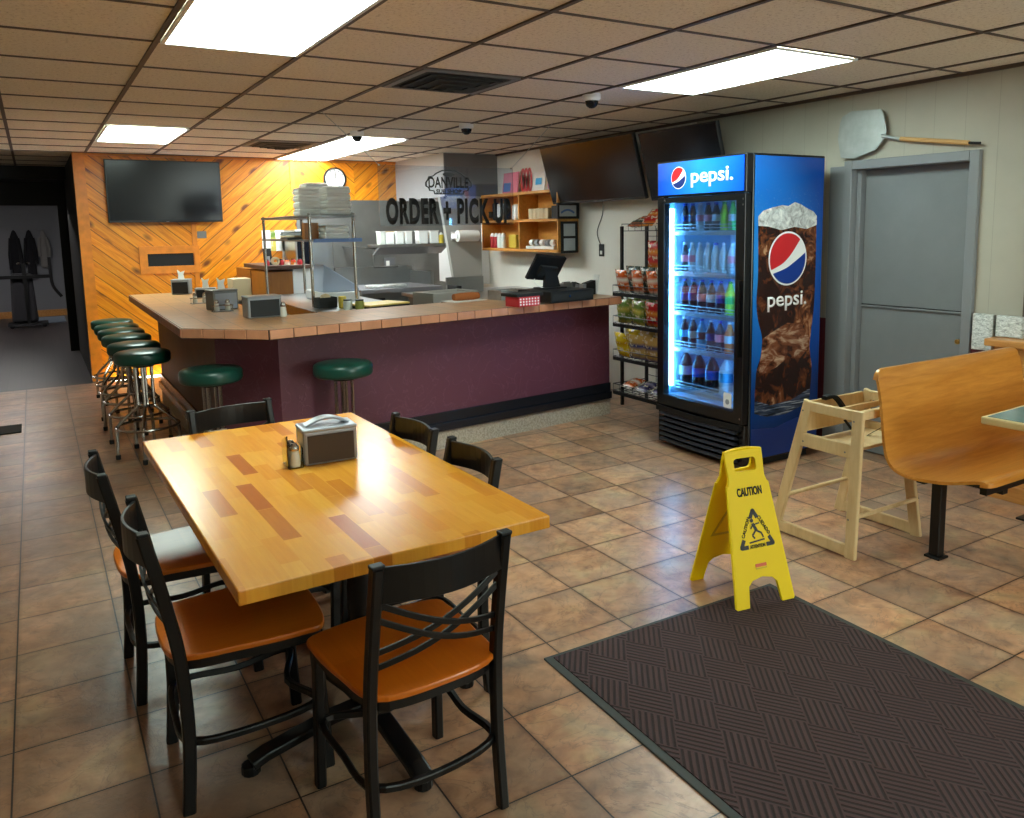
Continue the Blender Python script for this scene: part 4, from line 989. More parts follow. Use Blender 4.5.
# ================================================================== SCREENS
def screen(label, loc, w_, h_, rz, tilt, group=None):
    t = thing('television', label, 'television', loc, rz, group); Rt = Matrix.Rotation(tilt, 4, 'X')
    g = B().box((0, 0, 0), (w_, .035, h_)); [setattr(v, 'co', Rt @ v.co) for v in g.b.verts]; g.obj('housing', 'screen_back', t, bevel=.004)
    g = B().box((0, -.0185, .006), (w_-.022, .002, h_-.032)); [setattr(v, 'co', Rt @ v.co) for v in g.b.verts]; g.obj('screen', 'screen_black', t)
    g = B().box((0, .04, 0), (.4, .05, .3)); [setattr(v, 'co', Rt @ v.co) for v in g.b.verts]; g.obj('rear_box', 'screen_back', t)
    g = B().box((0, -.019, -h_/2+.008), (.03, .002, .006)); [setattr(v, 'co', Rt @ v.co) for v in g.b.verts]; g.obj('maker_mark', 'plastic_grey', t)
    return t
t = screen('large black flat television mounted on the pine board wall', (1.30, 10.035, 2.062), 1.17, .675, 0, .03)
B().bx(-.2, .2, .06, .088, -.15, .15).obj('wall_bracket', 'matt_black', t)
t = screen('large black television tilted down over the bar, left of two', (4.475, 6.34, 2.115), 1.50, .575, -PI/2, .27)
B().bx(-.1, .1, .06, .281, -.10, .10).obj('wall_bracket', 'matt_black', t)
t = screen('black television tilted down, partly behind the drinks cooler, right of two', (4.475, 5.05, 2.095), .93, .575, -PI/2, .27)
B().bx(-.1, .1, .06, .281, -.10, .10).obj('wall_bracket', 'matt_black', t)

# ================================================================== HANGING SIGN
SYP = 5.95
t = thing('hanging_sign', 'clear hanging sign over the bar lettered ORDER + PICK-UP', 'sign', (2.83, SYP, 1.86))
B().bx(-.585, .585, 0, .006, -.23, .23).obj('clear_panel', 'acrylic', t)
F_ = face_minus_y((0, -.0008, 0))
text('large_lettering', 'ORDER + PICK-UP', 1.09, .205, 'ink_black', t, face_minus_y((.012, -.0008, -.118)), .001, .05)
text('name_lettering', 'DANVILLE', .345, .085, 'ink_black', t, face_minus_y((-.002, -.0008, .105)), .001, .022)
text('shop_lettering', 'SUB SHOP', .22, .032, 'ink_black', t, face_minus_y((-.002, -.0008, .036)), .001, .03)
def badge(k_):
    a = []
    half = [(.0, .205), (.06, .200), (.11, .178), (.14, .155), (.175, .150), (.182, .128), (.202, .105), (.202, .075), (.178, .060), (.172, .040), (.135, .036), (.128, .012), (.0, .012)]
    for x, z in half: a.append((x, z))
    for x, z in half[-2:0:-1]: a.append((-x, z))
    return [(x*k_, (z-.105)*k_**1.6+.105) for x, z in a]
B().frame(badge(1.0), badge(.94), 0, .001, F_).obj('badge_outline', 'ink_black', t)
B().prism([(.052*math.cos(2*PI*i/20), .168+.017*math.sin(2*PI*i/20)) for i in range(20)], 0, .001, F_).obj('sandwich_mark', 'ink_black', t)
for s, xx, yy in ((-1, 1.878, 6.06), (1, 3.762, 5.86)):
    B().tube([(s*.57, .003, .225), (xx-2.83, yy-SYP, CEIL-.006-1.86)], .0028, 6).obj('hanging_wire', 'galvanised', t)
    B().lathe([(.008, 0), (.008, .012)], (s*.57, .003, .222), 8).obj('wire_clip', 'chrome', t)

# ================================================================== PINE WALL ITEMS
t = thing('wall_clock', 'round white wall clock with a black rim above the foam boxes', 'clock', (3.25, WY-.001, 2.24))
mt = Matrix.Rotation(PI/2, 4, 'X')
B().lathe([(.125, .0), (.142, .006), (.142, .034), (.125, .036), (.125, .022)], seg=32, mtx=mt, cap=False).obj('rim', 'matt_black', t, True)
B().lathe([(.0, .012), (.127, .012), (.127, .020), (.0, .021)], seg=32, mtx=mt, cap=False).obj('face', 'paper_white', t, True)
for i in range(12): a = 2*PI*i/12; B().box((.105*math.sin(a), -.0225, .105*math.cos(a)), (.007, .003, .02), (0, a, 0)).obj('hour_mark', 'ink_black', t)
B().box((0.0, -.025, .03), (.009, .003, .07)).obj('hour_hand', 'ink_black', t); B().box((.004, -.028, .042), (.006, .003, .09), (0, .08, 0)).obj('minute_hand', 'ink_black', t)
t = thing('pass_through', 'small slot opening framed in pine, low on the board wall below the television', 'wall opening', (1.32, WY-.002, 1.30))
B().frame([(-.33, -.15), (.30, -.15), (.30, .16), (-.33, .16)], [(-.245, -.065), (.245, -.065), (.245, .075), (-.245, .075)], -.024, 0, XZ).obj('slot_frame', 'pine_trim', t, bevel=.003)
B().bx(-.245, .245, -.006, -.002, -.065, .075).obj('dark_slot', 'matt_black', t)
tag(B().bx(-.05, .05, -.001, 0, -.04, .04).prism(rpoly(.05, .05, .02), -.006, -.0015, XZ).obj('wall_hook_plate', 'dull_steel', None, loc=(1.66, WY-.003, 1.58)), 'small round metal plate on the pine boards, right below the television', 'wall plate')

# ================================================================== BAR TOP ITEMS
zb = BZ+.001
holder('black napkin holder with a white napkin at the far end of the bar', 1.155, 8.32, zb, math.radians(-20), .16, .14, .15, 'black_plastic', napkin=True)
holder('low black napkin holder with tall white napkin, second from the bar\'s far end', 1.27, 7.75, zb, math.radians(-15), .17, .12, .09, 'black_plastic', napkin=True)
holder('metal napkin holder, napkin sticking up, behind shakers on the bar', 1.16, 6.42, zb, math.radians(15), .19, .14, .16, 'steel', napkin=True, top='dull_steel')
holder('wide black napkin holder with a grey cover on the bar corner, nearest the camera', 1.275, 5.66, zb, math.radians(4), .225, .14, .155, 'black_plastic')
def caddy(x, y, rz, label, jars):
    t = thing('condiment_caddy', label, 'caddy', (x, y, zb), rz, 'condiment caddies on the bar')
    B().bx(-.07, .07, -.035, .035, 0, .004).obj('tray', 'dull_steel', t)
    B().tube([(-.07, -.035, .045), (.07, -.035, .045), (.07, .035, .045), (-.07, .035, .045)], .003, 6, True).obj('rail', 'chrome', t)
    for a in (-.07, .07):
        B().tube([(a, 0, .0), (a, 0, .045)], .003, 6).obj('upright', 'chrome', t)
    for i, nm in enumerate(jars):
        o = shaker(None, 0, 0, 0, 1.05); p = Matrix.Rotation(rz, 3, 'Z') @ Vector((-.038+.076*i/(len(jars)-1)*1.0, 0, 0)); o.location = (x+p.x, y+p.y, zb+.0045)
        tag(o, nm, 'shaker', 'shakers on the bar')
caddy(1.115, 7.10, .1, 'chrome wire caddy of shakers on the left arm of the bar', ['left glass shaker in the caddy on the left arm of the bar', 'right glass shaker in the caddy on the left arm of the bar'])
caddy(1.13, 6.26, .05, 'chrome wire caddy of shakers in front of the metal napkin holder', ['left glass shaker in front of the metal napkin holder', 'right glass shaker in front of the metal napkin holder'])
o = shaker(None, 0, 0, 0, 1.25); o.location = (1.40, 5.60, zb); tag(o, 'white salt shaker right of the wide black napkin holder on the bar', 'shaker', 'shakers on the bar')
o = shaker(None, 0, 0, 0, 1.25); o.location = (1.38, 5.68, zb); tag(o, 'shaker half hidden behind the wide black napkin holder on the bar', 'shaker', 'shakers on the bar')

# register
t = thing('cash_drawer', 'wide black cash drawer on the bar, a monitor standing on it', 'cash drawer', (3.40, 5.35, zb), math.radians(9))
B().bx(-.18, .26, -.20, .20, .005, .092).obj('drawer_box', 'black_plastic', t, bevel=.006); B().bx(-.17, .25, -.206, -.20, .02, .075).obj('drawer_front', 'matt_black', t, bevel=.003)
B().lathe([(.010, 0), (.010, .004)], (.0, -.206, .05), 10, mtx=Matrix.Rotation(PI/2, 4, 'X')).obj('drawer_lock', 'chrome', t)
t = thing('register_monitor', 'black touch screen monitor seen from behind, tilted on its stand on the cash drawer', 'monitor', (3.42, 5.42, zb+.0925), math.radians(9))
Rt = Matrix.Translation((-.03, .0, .165)) @ Matrix.Rotation(.55, 4, 'X') @ Matrix.Rotation(.12, 4, 'Y')
g = B().box((0, 0, 0), (.32, .03, .22)); [setattr(v, 'co', Rt @ v.co) for v in g.b.verts]; g.obj('monitor_back', 'black_plastic', t, bevel=.006)
g = B().box((0, .016, 0), (.30, .003, .20)); [setattr(v, 'co', Rt @ v.co) for v in g.b.verts]; g.obj('screen', 'screen_black', t)
g = B().box((0, -.025, -.02), (.18, .03, .10)); [setattr(v, 'co', Rt @ v.co) for v in g.b.verts]; g.obj('rear_cover', 'matt_black', t, bevel=.006)
B().prism([(-.07, 0), (.10, 0), (.045, .17), (-.055, .16)], -.03, .0, XZ).obj('stand', 'black_plastic', t, bevel=.004); B().bx(-.09, .12, -.08, .09, 0, .012).obj('stand_base', 'black_plastic', t, bevel=.004)
B().tube(smooth_path([(-.10, .05, .12), (-.13, .02, .05), (-.08, -.02, .01)], 4), .004, 6).obj('cable', 'paper_white', t)
t = thing('red_box', 'red and white patterned cardboard box at the bar edge, black folder on top', 'box', (3.03, 5.17, zb), math.radians(9))
B().bx(-.10, .10, -.08, .08, 0, .072).obj('carton', 'red_box', t, bevel=.002)
g = B()
for i in range(7):
    for j in range(3): g.bx(-.092+.028*i, -.079+.028*i, -.0815, -.0801, .010+.02*j, .022+.02*j)
g.obj('printed_pattern', 'paper_white', t)
tag(B().box((0, 0, .011), (.25, .19, .022)).obj('folder', 'matt_black', None, loc=(3.03, 5.18, zb+.073), rot=(0, 0, .16), bevel=.003), 'black folder lying on the red patterned box on the bar', 'folder')
t = thing('card_holder', 'black desktop card holder with papers at the right end of the bar', 'holder', (3.97, 5.66, zb), math.radians(12))
B().prism([(-.055, 0), (.055, 0), (.055, .12), (-.055, .10)], -.03, .03, XZ).obj('holder_box', 'matt_black', t, bevel=.003)
B().box((.075, -.01, .085), (.006, .06, .16), (0, .15, 0)).obj('paper_sheet', 'paper_white', t); B().box((-.075, 0, .05), (.03, .06, .09)).obj('side_card', 'plastic_grey', t, bevel=.003)
t = thing('card_reader', 'small black card terminals clustered by the snack rack end of the bar', 'card reader', (3.99, 5.90, zb), .3)
B().box((0, 0, .045), (.07, .05, .09), (0, .3, 0)).obj('terminal', 'black_plastic', t, bevel=.006); B().box((0, -.024, .06), (.05, .003, .035), (0, .3, 0)).obj('display', 'plastic_grey', t)
tag(B().box((0, 0, .05), (.10, .05, .10)).box((0, 0, .105), (.08, .03, .01)).obj('receipt_printer', 'dull_steel', None, loc=(3.82, 5.78, zb), rot=(0, 0, .12), bevel=.008), 'small grey receipt printer right of the cash drawer on the bar', 'printer')
t = thing('tape_dispenser', 'small round dark tape roll behind the cash drawer on the bar', 'tape', (3.66, 5.76, zb))
B().lathe([(.018, -.01), (.035, -.01), (.035, .01), (.018, .01), (.018, -.01)], (0, 0, .036), 18, False, Matrix.Rotation(PI/2, 4, 'X')).obj('roll', 'tan', t, True); B().bx(-.045, .045, -.015, .015, 0, .012).obj('stand', 'black_plastic', t)
t = thing('wire_basket', 'wire basket of small sachets and packets on the bar, left of the red box', 'basket', (3.24, 5.76, zb), .15)
B().frame([(-.14, -.09), (.14, -.09), (.14, .09), (-.14, .09)], [(-.135, -.085), (.135, -.085), (.135, .085), (-.135, .085)], .0, .075).obj('basket_wall', 'galvanised', t); B().bx(-.135, .135, -.085, .085, 0, .004).obj('basket_floor', 'galvanised', t)
for i in range(6):
    tag(B().box((0, 0, .03), (.055, .05, .06)).obj('sachet_pack', ['paper_white', 'tan', 'bag_orange', 'mustard'][i % 4], None, loc=(3.165+.075*(i % 3)-.006*(i//3), 5.715+.072*(i//3)+.011*(i % 3), zb+.005), rot=(0, 0, .15), bevel=.006), '%s packet in the wire basket on the bar, %s row, %s' % (['white', 'tan', 'orange', 'yellow'][i % 4], ['front', 'back'][i//3], ['left', 'middle', 'right'][i % 3]), 'packet', 'packets in the wire basket')
t = thing('bread_tray', 'orange-brown wrapped loaf lying on white paper on the bar', 'bread', (2.88, 5.84, zb), .15)
B().bx(-.16, .16, -.09, .09, 0, .004).obj('paper', 'paper_white', t); B().lathe([(0, -.13), (.026, -.12), (.032, -.06), (.032, .06), (.026, .12), (0, .13)], (.02, 0, .034), 14, False, Matrix.Rotation(PI/2, 4, 'Y')).obj('loaf', 'orange_cloth', t, True)

# ================================================================== KITCHEN
t = thing('prep_table', 'stainless prep table behind the bar corner carrying a tall wire rack', 'prep table', (0, 0, 0))
B().bx(1.82, 2.62, 6.12, 8.35, .93, .975).obj('worktop', 'steel', t, bevel=.006); B().bx(1.90, 2.55, 6.2, 8.3, .12, .93).obj('cabinet', 'dull_steel', t)
B().bx(1.805, 1.82, 6.12, 8.35, .90, .977).obj('side_rail', 'black_trim', t)
for x in (1.93, 2.52):
    for y in (6.24, 8.26): B().lathe([(.022, 0), (.022, .12)], (x, y, 0), 12).obj('leg', 'steel', t)
t = thing('storage_rack', 'chrome post shelving rack standing on the prep table, foam boxes on top', 'shelf rack', (0, 0, 0))
rx0, rx1, ry0, ry1 = 1.93, 2.30, 6.72, 8.28
for x, y in ((rx0, ry0), (rx0, ry1), (rx1, ry0), (rx1, ry1)): B().tube([(x, y, .976), (x, y, 1.745)], .013, 10).obj('post', 'chrome', t, True)
B().bx(rx0-.02, rx1+.03, ry0-.02, ry1+.02, 1.715, 1.735).obj('top_shelf', 'dull_steel', t, bevel=.004)
B().bx(rx0-.02, rx1+.03, ry0-.02, ry1+.02, 1.515, 1.53).obj('lower_shelf', 'dull_steel', t, bevel=.004)
B().bx(rx0+.02, rx1+.06, ry0-.028, ry0-.020, 1.508, 1.538).obj('shelf_label_strip', 'blue_edge', t)
def foam_box():
    o = B().box((0, 0, .0165), (.205, .205, .033), taper=(1.06, 1.06)).obj('takeout_box', 'foam_white', None, bevel=.012)
    B().box((0, 0, .0125+.034), (.215, .215, .022), taper=(.86, .86)).obj('box_lid', 'foam_white', o, bevel=.010)
    return o
FB = foam_box(); first = True
zz = 1.736
hnames = ['lowest', 'second', 'third', 'fourth', 'fifth']
for si, (x, y, n, nm) in enumerate(((2.04, 7.11, 4, 'left stack'), (2.195, 6.85, 4, 'right stack'), (2.19, 7.42, 5, 'rear stack'))):
    for k_ in range(n):
        lb = 'white foam takeout box in the %s on the wire rack, %s from the bottom' % (nm, hnames[k_] if k_ else 'lowest')
        lb = lb.replace('lowest from the bottom', 'the lowest')
        if first: FB.location = (x, y, zz); tag(FB, lb, 'takeout box', 'foam takeout boxes on the rack'); first = False
        else: dup(FB, (x, y, zz+.0585*k_), .04*((k_*3+si) % 3-1), lb, 'foam takeout boxes on the rack')

for k_ in range(2):
    dup(FB, (2.17, 6.86, 1.531+.0585*k_), .03*k_, 'white foam takeout box on the lower rack shelf, %s of two' % ['lower', 'upper'][k_], 'foam takeout boxes on the lower shelf')
tag(B().box((0, 0, .07), (.12, .09, .14)).obj('carton', 'cabinet_wood', None, loc=(2.01, 6.98, 1.531), bevel=.004), 'dark brown carton on the lower rack shelf, left of the foam boxes', 'carton')
t = thing('wrap_packets', 'loose stack of dark flat wrap packets on the lower rack shelf', 'packets', (2.03, 7.55, 1.531))
for i in range(4): B().box((.01*i, .02*i, .008+.017*i), (.20-.03*i, .26, .015), (0, 0, .25*i)).obj('packet', ['dull_steel', 'tan', 'plastic_grey', 'dull_steel'][i], t, bevel=.004)
# wooden cabinet with a ledge of odds and ends
t = thing('kitchen_cabinet', 'brown wooden cabinet with a white end panel behind the wire rack', 'cabinet', (0, 0, 0))
B().bx(1.98, 2.22, 8.42, 9.95, 0, 1.20).obj('cabinet_body', 'cabinet_wood', t, bevel=.003); B().bx(1.975, 1.979, 9.2, 9.205, .1, 1.19).obj('door_gap', 'matt_black', t)
B().bx(2.222, 2.46, 8.42, 8.9, 0, 1.22).obj('end_panel', 'white_paint', t, bevel=.003); B().bx(1.95, 2.40, 8.40, 9.4, 1.221, 1.262).obj('dark_ledge', 'brown_panel', t, bevel=.004)
lz = 1.263
t = thing('photo_frame', 'small dark picture frame on the cabinet ledge', 'picture frame', (2.03, 8.62, lz), .1)
B().box((0, 0, .085), (.085, .012, .17), (-.15, 0, .1)).obj('frame', 'matt_black', t); B().box((0, -.010, .06), (.04, .004, .06), (-.15, 0, .1)).obj('picture', 'plastic_grey', t)
tag(B().lathe([(.02, -.02), (.042, -.02), (.042, .02), (.02, .02), (.02, -.02)], (0, 0, .042), 18, False, Matrix.Rotation(PI/2, 4, 'X')).obj('tape_roll', 'tan', None, True, loc=(2.075, 8.50, lz)), 'pale tape roll standing on the cabinet ledge', 'tape roll')
for i, (x, m_) in enumerate(((1.99, 'red_box'), (2.14, 'red_box'), (2.19, 'bag_orange'), (2.26, 'bag_red'), (2.32, 'red_box'))):
    o = tag(B().lathe([(.0, 0), (.026, 0), (.028, .03), (.02, .05), (.0, .052)], seg=12, cap=False).obj('spice_jar', m_, None, True, loc=(x, 8.50+.02*(i % 2), lz)), 'small red jar on the cabinet ledge, %s' % ['left of the frame', 'just right of the tape roll', 'third from the left', 'second from the right', 'rightmost'][i], 'jar', 'red jars on the ledge')
    B().lathe([(.018, .05), (.018, .06), (.0, .061)], seg=12, cap=False).obj('jar_lid', 'black_plastic', o, True)
t = thing('notice_sheets', 'white papers with a green strip pinned on the pine wall above the ledge', 'papers', (2.46, WY-.004, 1.50))
B().bx(-.13, -.03, -.003, 0, -.12, .12).bx(.03, .14, -.003, 0, -.13, .12).obj('sheet', 'paper_white', t); B().bx(-.03, .03, -.004, -.001, -.13, .12).obj('green_strip', 'bag_green', t)
tag(B().bx(-.10, .10, -.003, 0, -.20, .20).obj('order_sheet', 'paper_white', None, loc=(2.66, WY-.004, 1.36)), 'tall white order sheet pinned beside the steel kitchen wall', 'paper')
t = thing('fridge', 'stainless upright fridge with dark door openings in the kitchen corner', 'fridge', (0, 0, 0))
B().bx(2.58, 3.02, 9.6, 10.09, .05, 1.62).obj('fridge_body', 'steel', t, bevel=.006); B().bx(2.60, 2.75, 9.585, 9.6, 1.02, 1.55).obj('upper_door', 'screen_black', t, bevel=.003); B().bx(2.60, 2.75, 9.585, 9.6, .5, .98).obj('lower_door', 'screen_black', t, bevel=.003)
B().bx(2.765, 3.01, 9.585, 9.6, .1, 1.58).obj('steel_door', 'steel', t, bevel=.004)
for x in (2.62, 2.94):
    for y in (9.65, 10.0): B().bx(x, x+.05, y, y+.05, 0, .05).obj('foot', 'matt_black', t)
# hood shelf with containers
t = thing('hood_shelf', 'grey steel shelf over the grill with white tubs lined along it', 'shelf', (0, 0, 0))
B().bx(3.28, 4.18, 8.75, 9.15, 1.405, 1.435).obj('shelf_board', 'dull_steel', t, bevel=.004); B().prism([(8.75, 1.405), (8.80, 1.405), (8.98, 1.32), (8.93, 1.32)], 3.28, 4.12, YZ).obj('sloped_front', 'hood_grey', t)
for x in (3.30, 4.08): B().bx(x, x+.03, 9.0, 10.1, 1.385, 1.404).obj('bracket', 'dull_steel', t)
tl = ['at the left end', 'second from the left', 'third from the left', 'fourth from the left', 'fifth from the left', 'sixth from the left']
tub0 = None
for i, (x, w_) in enumerate(((3.36, .07), (3.45, .11), (3.57, .11), (3.68, .09), (3.86, .13), (4.0, .12))):
    o = B().box((0, 0, .07), (w_*.9, .12, .14)).obj('storage_tub', 'foam_white' if i else 'clear_cup', None, loc=(x, 8.90, 1.436), bevel=.01)
    B().box((0, 0, .145), (w_*.98, .125, .010)).obj('tub_lid', 'tan' if i == 1 else 'paper_white', o, bevel=.003)
    tag(o, 'white storage tub on the hood shelf, '+tl[i], 'tub', 'tubs on the hood shelf')
def squeeze(x, y, z, m_, lb, hh=.16, r=.028, grp='bottles on the hood shelf'):
    o = B().lathe([(0, 0), (r, 0), (r, hh*.72), (r*.7, hh*.80)], seg=14, cap=False).obj('squeeze_bottle', m_, None, True, loc=(x, y, z))
    B().lathe([(r*.8, hh*.78), (r*.8, hh*.84), (.005, hh), (0, hh)], seg=12, cap=False).obj('nozzle', 'paper_white', o, True)
    tag(o, lb, 'bottle', grp)
squeeze(4.085, 8.84, 1.436, 'mustard', 'yellow squeeze bottle at the right end of the hood shelf', .13)
squeeze(4.145, 8.84, 1.436, 'plastic_grey', 'grey squeeze bottle at the very right end of the hood shelf', .2)
t = thing('towel_roll', 'white paper towel roll holder mounted on the grey partition', 'towel roll', (4.27, 8.52, 1.52))
B().lathe([(.02, -.13), (.065, -.13), (.065, .13), (.02, .13)], seg=22, mtx=Matrix.Rotation(PI/2, 4, 'Y')).obj('roll', 'paper_white', t, True)
B().bx(-.15, -.135, -.03, .138, -.03, .03).bx(.135, .15, -.03, .138, -.03, .03).bx(-.15, .15, .12, .138, -.05, .05).obj('holder', 'white_paint', t, bevel=.004)
tag(B().bx(4.53, 4.751, 8.9, 9.9, .92, 1.44).obj('splash_panel', 'white_paint', None, bevel=.003), 'white splash panel against the kitchen wall, right of the partition', 'panel')
# cooking line
t = thing('griddle', 'grey steel griddle station under the hood with foil on top', 'griddle', (0, 0, 0))
B().bx(3.05, 4.0, 8.75, 9.6, .12, .90).obj('cabinet', 'dull_steel', t, bevel=.004); B().bx(3.03, 4.02, 8.70, 9.62, .90, .945).obj('griddle_plate', 'hood_grey', t, bevel=.004)
B().bx(3.03, 4.02, 9.58, 9.62, .945, 1.16).bx(3.98, 4.02, 8.95, 9.58, .945, 1.10).obj('splash_guard', 'steel', t); B().bx(3.10, 3.32, 8.735, 8.75, .62, .84).obj('oven_door', 'screen_black', t, bevel=.003)
B().tube([(3.45, 9.4, 1.16), (3.45, 9.4, 1.40)], .012, 8).tube([(3.45, 9.4, 1.16), (3.75, 9.4, 1.16)], .012, 8).obj('gas_pipe', 'dull_steel', t)
for x in (3.1, 3.95):
    for y in (8.8, 9.55): B().lathe([(.02, 0), (.02, .12)], (x, y, 0), 10).obj('leg', 'steel', t)
tag(B().prism([(p.x, p.y) for p in smooth_path([(-.2, -.1, 0), (.02, -.13, 0), (.22, -.08, 0), (.2, .1, 0), (0, .12, 0), (-.22, .09, 0)], 4, True)], 0, .03).obj('foil_wrap', 'foil', None, loc=(3.42, 8.95, .946), bevel=.01), 'crumpled white foil lying on the griddle', 'foil')
t = thing('outlet_box', 'small grey electrical box with a white socket on the kitchen wall', 'outlet', (3.92, WY-.013, 1.16))
B().bx(-.07, .07, -.03, 0, -.08, .08).obj('box', 'hood_grey', t, bevel=.004); B().bx(-.055, -.01, -.034, -.03, -.045, .045).obj('socket', 'paper_white', t)
t = thing('work_counter', 'low stainless counter behind the bar under the wooden shelf', 'counter', (0, 0, 0))
B().bx(3.30, 4.70, 6.9, 8.2, .90, .935).obj('worktop', 'steel', t, bevel=.004); B().bx(3.36, 4.66, 6.95, 8.15, 0, .90).obj('cabinet', 'dull_steel', t); B().bx(3.62, 4.06, 7.75, 7.77, .936, 1.10).obj('backboard', 'steel', t, bevel=.003)
t = thing('steel_bin', 'perforated pale steel crate on the counter behind the bar', 'crate', (2.99, 6.42, 0), .2)
B().frame([(-.24, -.15), (.24, -.15), (.24, .15), (-.24, .15)], [(-.225, -.135), (.225, -.135), (.225, .135), (-.225, .135)], .60, 1.07).obj('crate_wall', 'partition_grey', t, bevel=.004); B().bx(-.22, .22, -.13, .13, .0, .61).obj('crate_stand', 'dull_steel', t)
for i in range(3): B().bx(-.16+.13*i, -.09+.13*i, -.154, -.1502, .985, .997).obj('slot_hole', 'matt_black', t)
tag(B().box((0, 0, .06), (.05, .22, .12)).obj('knife_block', 'matt_black', None, loc=(3.45, 7.2, .936), bevel=.004), 'dark narrow knife block on the steel counter', 'knife block')
t = thing('cutting_board', 'yellow cutting board on a black tray at the prep table front', 'cutting board', (2.36, 6.34, .976), .30)
B().bx(-.20, .21, -.13, .16, 0, .022).obj('tray', 'matt_black', t, bevel=.003); B().bx(-.20, .21, -.13, .16, .0225, .036).obj('board', 'yellow_board', t, bevel=.004)
for i, (x, y, m_) in enumerate(((2.10, 6.30, 'clear_cup'), (2.17, 6.22, 'olive'))):
    o = B().lathe([(0, 0), (.034, 0), (.036, .06), (.03, .075)], seg=14, cap=False).obj('jar', m_, None, True, loc=(x-.02, y, .976)); B().lathe([(.033, .074), (.033, .085), (0, .086)], seg=14, cap=False).obj('jar_lid', 'black_plastic', o, True)
    tag(o, ['pale jar left of the cutting board on the prep table', 'olive jar just left of the cutting board on the prep table'][i], 'jar', 'jars on the prep table')
tag(B().box((0, 0, .05), (.055, .055, .10)).obj('mustard_tin', 'mustard', None, loc=(2.09, 6.46, .976), bevel=.01), 'square yellow tin behind the jars on the prep table', 'tin')
t = thing('bun_bin', 'black bin holding a wrapped bun on the prep table', 'bin', (2.0, 6.62, .976), .15)
B().frame([(-.08, -.05), (.08, -.05), (.08, .05), (-.08, .05)], [(-.074, -.044), (.074, -.044), (.074, .044), (-.074, .044)], 0, .085).obj('bin_wall', 'matt_black', t); B().bx(-.074, .074, -.044, .044, 0, .01).obj('bin_floor', 'matt_black', t)
B().lathe([(0, -.05), (.032, -.03), (.04, 0), (.032, .03), (0, .05)], (0, 0, .075), 14, False, Matrix.Rotation(PI/2, 4, 'Y')).obj('bun', 'tan', t, True)
t = thing('slicer', 'white countertop slicer with a sloping pale blue cover on the prep table', 'slicer', (2.30, 7.4, .976), .0)
B().bx(-.16, .16, -.30, .30, 0, .08).obj('slicer_base', 'white_paint', t, bevel=.01)
B().prism([(-.15, .08), (.20, .08), (.17, .13), (-.13, .33)], -.22, .1, XZ).obj('sloping_cover', 'cloth_blue', t, bevel=.01)
tag(B().box((0, 0, .11), (.18, .26, .22)).obj('carton', 'tan', None, loc=(1.76, 8.75, .915), bevel=.004), 'pale patterned carton on the stand between bar and cabinet', 'carton')
t = thing('side_stand', 'narrow steel stand behind the bar carrying a pale carton', 'stand', (1.76, 8.75, 0))
B().bx(-.13, .13, -.2, .2, .885, .914).obj('stand_top', 'steel', t, bevel=.003)
for x in (-.11, .11):
    for y in (-.18, .18): B().tube([(x, y, 0), (x, y, .885)], .012, 8).obj('leg', 'steel', t, True)

# ---- wooden wall shelf on the kitchen wall
t = thing('wall_shelf', 'pale pine cubby shelf on the white wall behind the bar', 'wall shelf', (0, 0, 0))
sx0, sx1 = 4.50, 4.752
def board(nm, y0, y1, z0, z1, m_='shelf_pine'): return B().bx(sx0, sx1, y0, y1, z0, z1).obj(nm, m_, t, bevel=.002)
board('top_board', 6.95, 8.60, 1.955, 1.985); board('bottom_board', 6.95, 8.60, 1.345, 1.375); board('middle_board', 6.95, 8.60, 1.665, 1.69)
board('end_board', 8.58, 8.60, 1.376, 1.954); board('end_board', 6.95, 6.97, 1.376, 1.954); board('divider', 7.72, 7.745, 1.376, 1.664); board('divider', 7.72, 7.745, 1.691, 1.954)
B().bx(4.742, 4.752, 6.97, 8.58, 1.376, 1.954).obj('back_board', 'shelf_pine', t)
def onshelf(nm, lb, cat, y, z, d, m_, x=4.60, rot=None, bev=.003, grp=None): return tag(B().box((0, 0, d[2]/2), d).obj(nm, m_, None, loc=(x, y, z+.001), rot=rot, bevel=bev), lb, cat, grp)
top_z = 1.986
t = thing('poster_card', 'pink and blue printed card leaning on top of the wall shelf', 'card', (4.60, 8.06, top_z+.001)); B().box((0, 0, .115), (.012, .34, .23), (0, .12, 0)).obj('card', 'b_pink', t); B().box((-.011, .07, .07), (.003, .16, .10), (0, .12, 0)).obj('blue_print_area', 'blue_edge', t)
t = thing('ribbon_loops', 'red ribbon loops standing on top of the wall shelf', 'ribbon', (4.60, 7.72, top_z+.001))
for i in range(3): B().bar([(.0, (-.07+.07*i)+.035*math.cos(a_*2*PI/18), .125+.12*math.sin(a_*2*PI/18)) for a_ in range(18)], .03, .006, True, up=(1, 0, 0)).obj('loop', ['lid_red', 'red_box', 'lid_red'][i], t)
t = thing('greeting_card', 'white and light blue card leaning on top of the wall shelf, right of the ribbon', 'card', (4.60, 7.45, top_z+.001)); B().box((0, 0, .10), (.010, .24, .20), (0, .12, 0)).obj('card', 'paper_white', t); B().box((-.010, 0, .10), (.003, .12, .07), (0, .12, 0)).obj('blue_shape', 'b_blue', t)
t = thing('patterned_card', 'pink looped ornament at the right end on top of the wall shelf', 'ornament', (4.60, 7.17, top_z+.001))
for i in range(4): B().tube([(0, (-.055+.11*(i % 2))+.045*math.cos(a_*2*PI/16), (.05+.09*(i//2))+.045*math.sin(a_*2*PI/16)) for a_ in range(16)], .010, 8, True).obj('loop', 'b_pink', t, True)
mz = 1.691
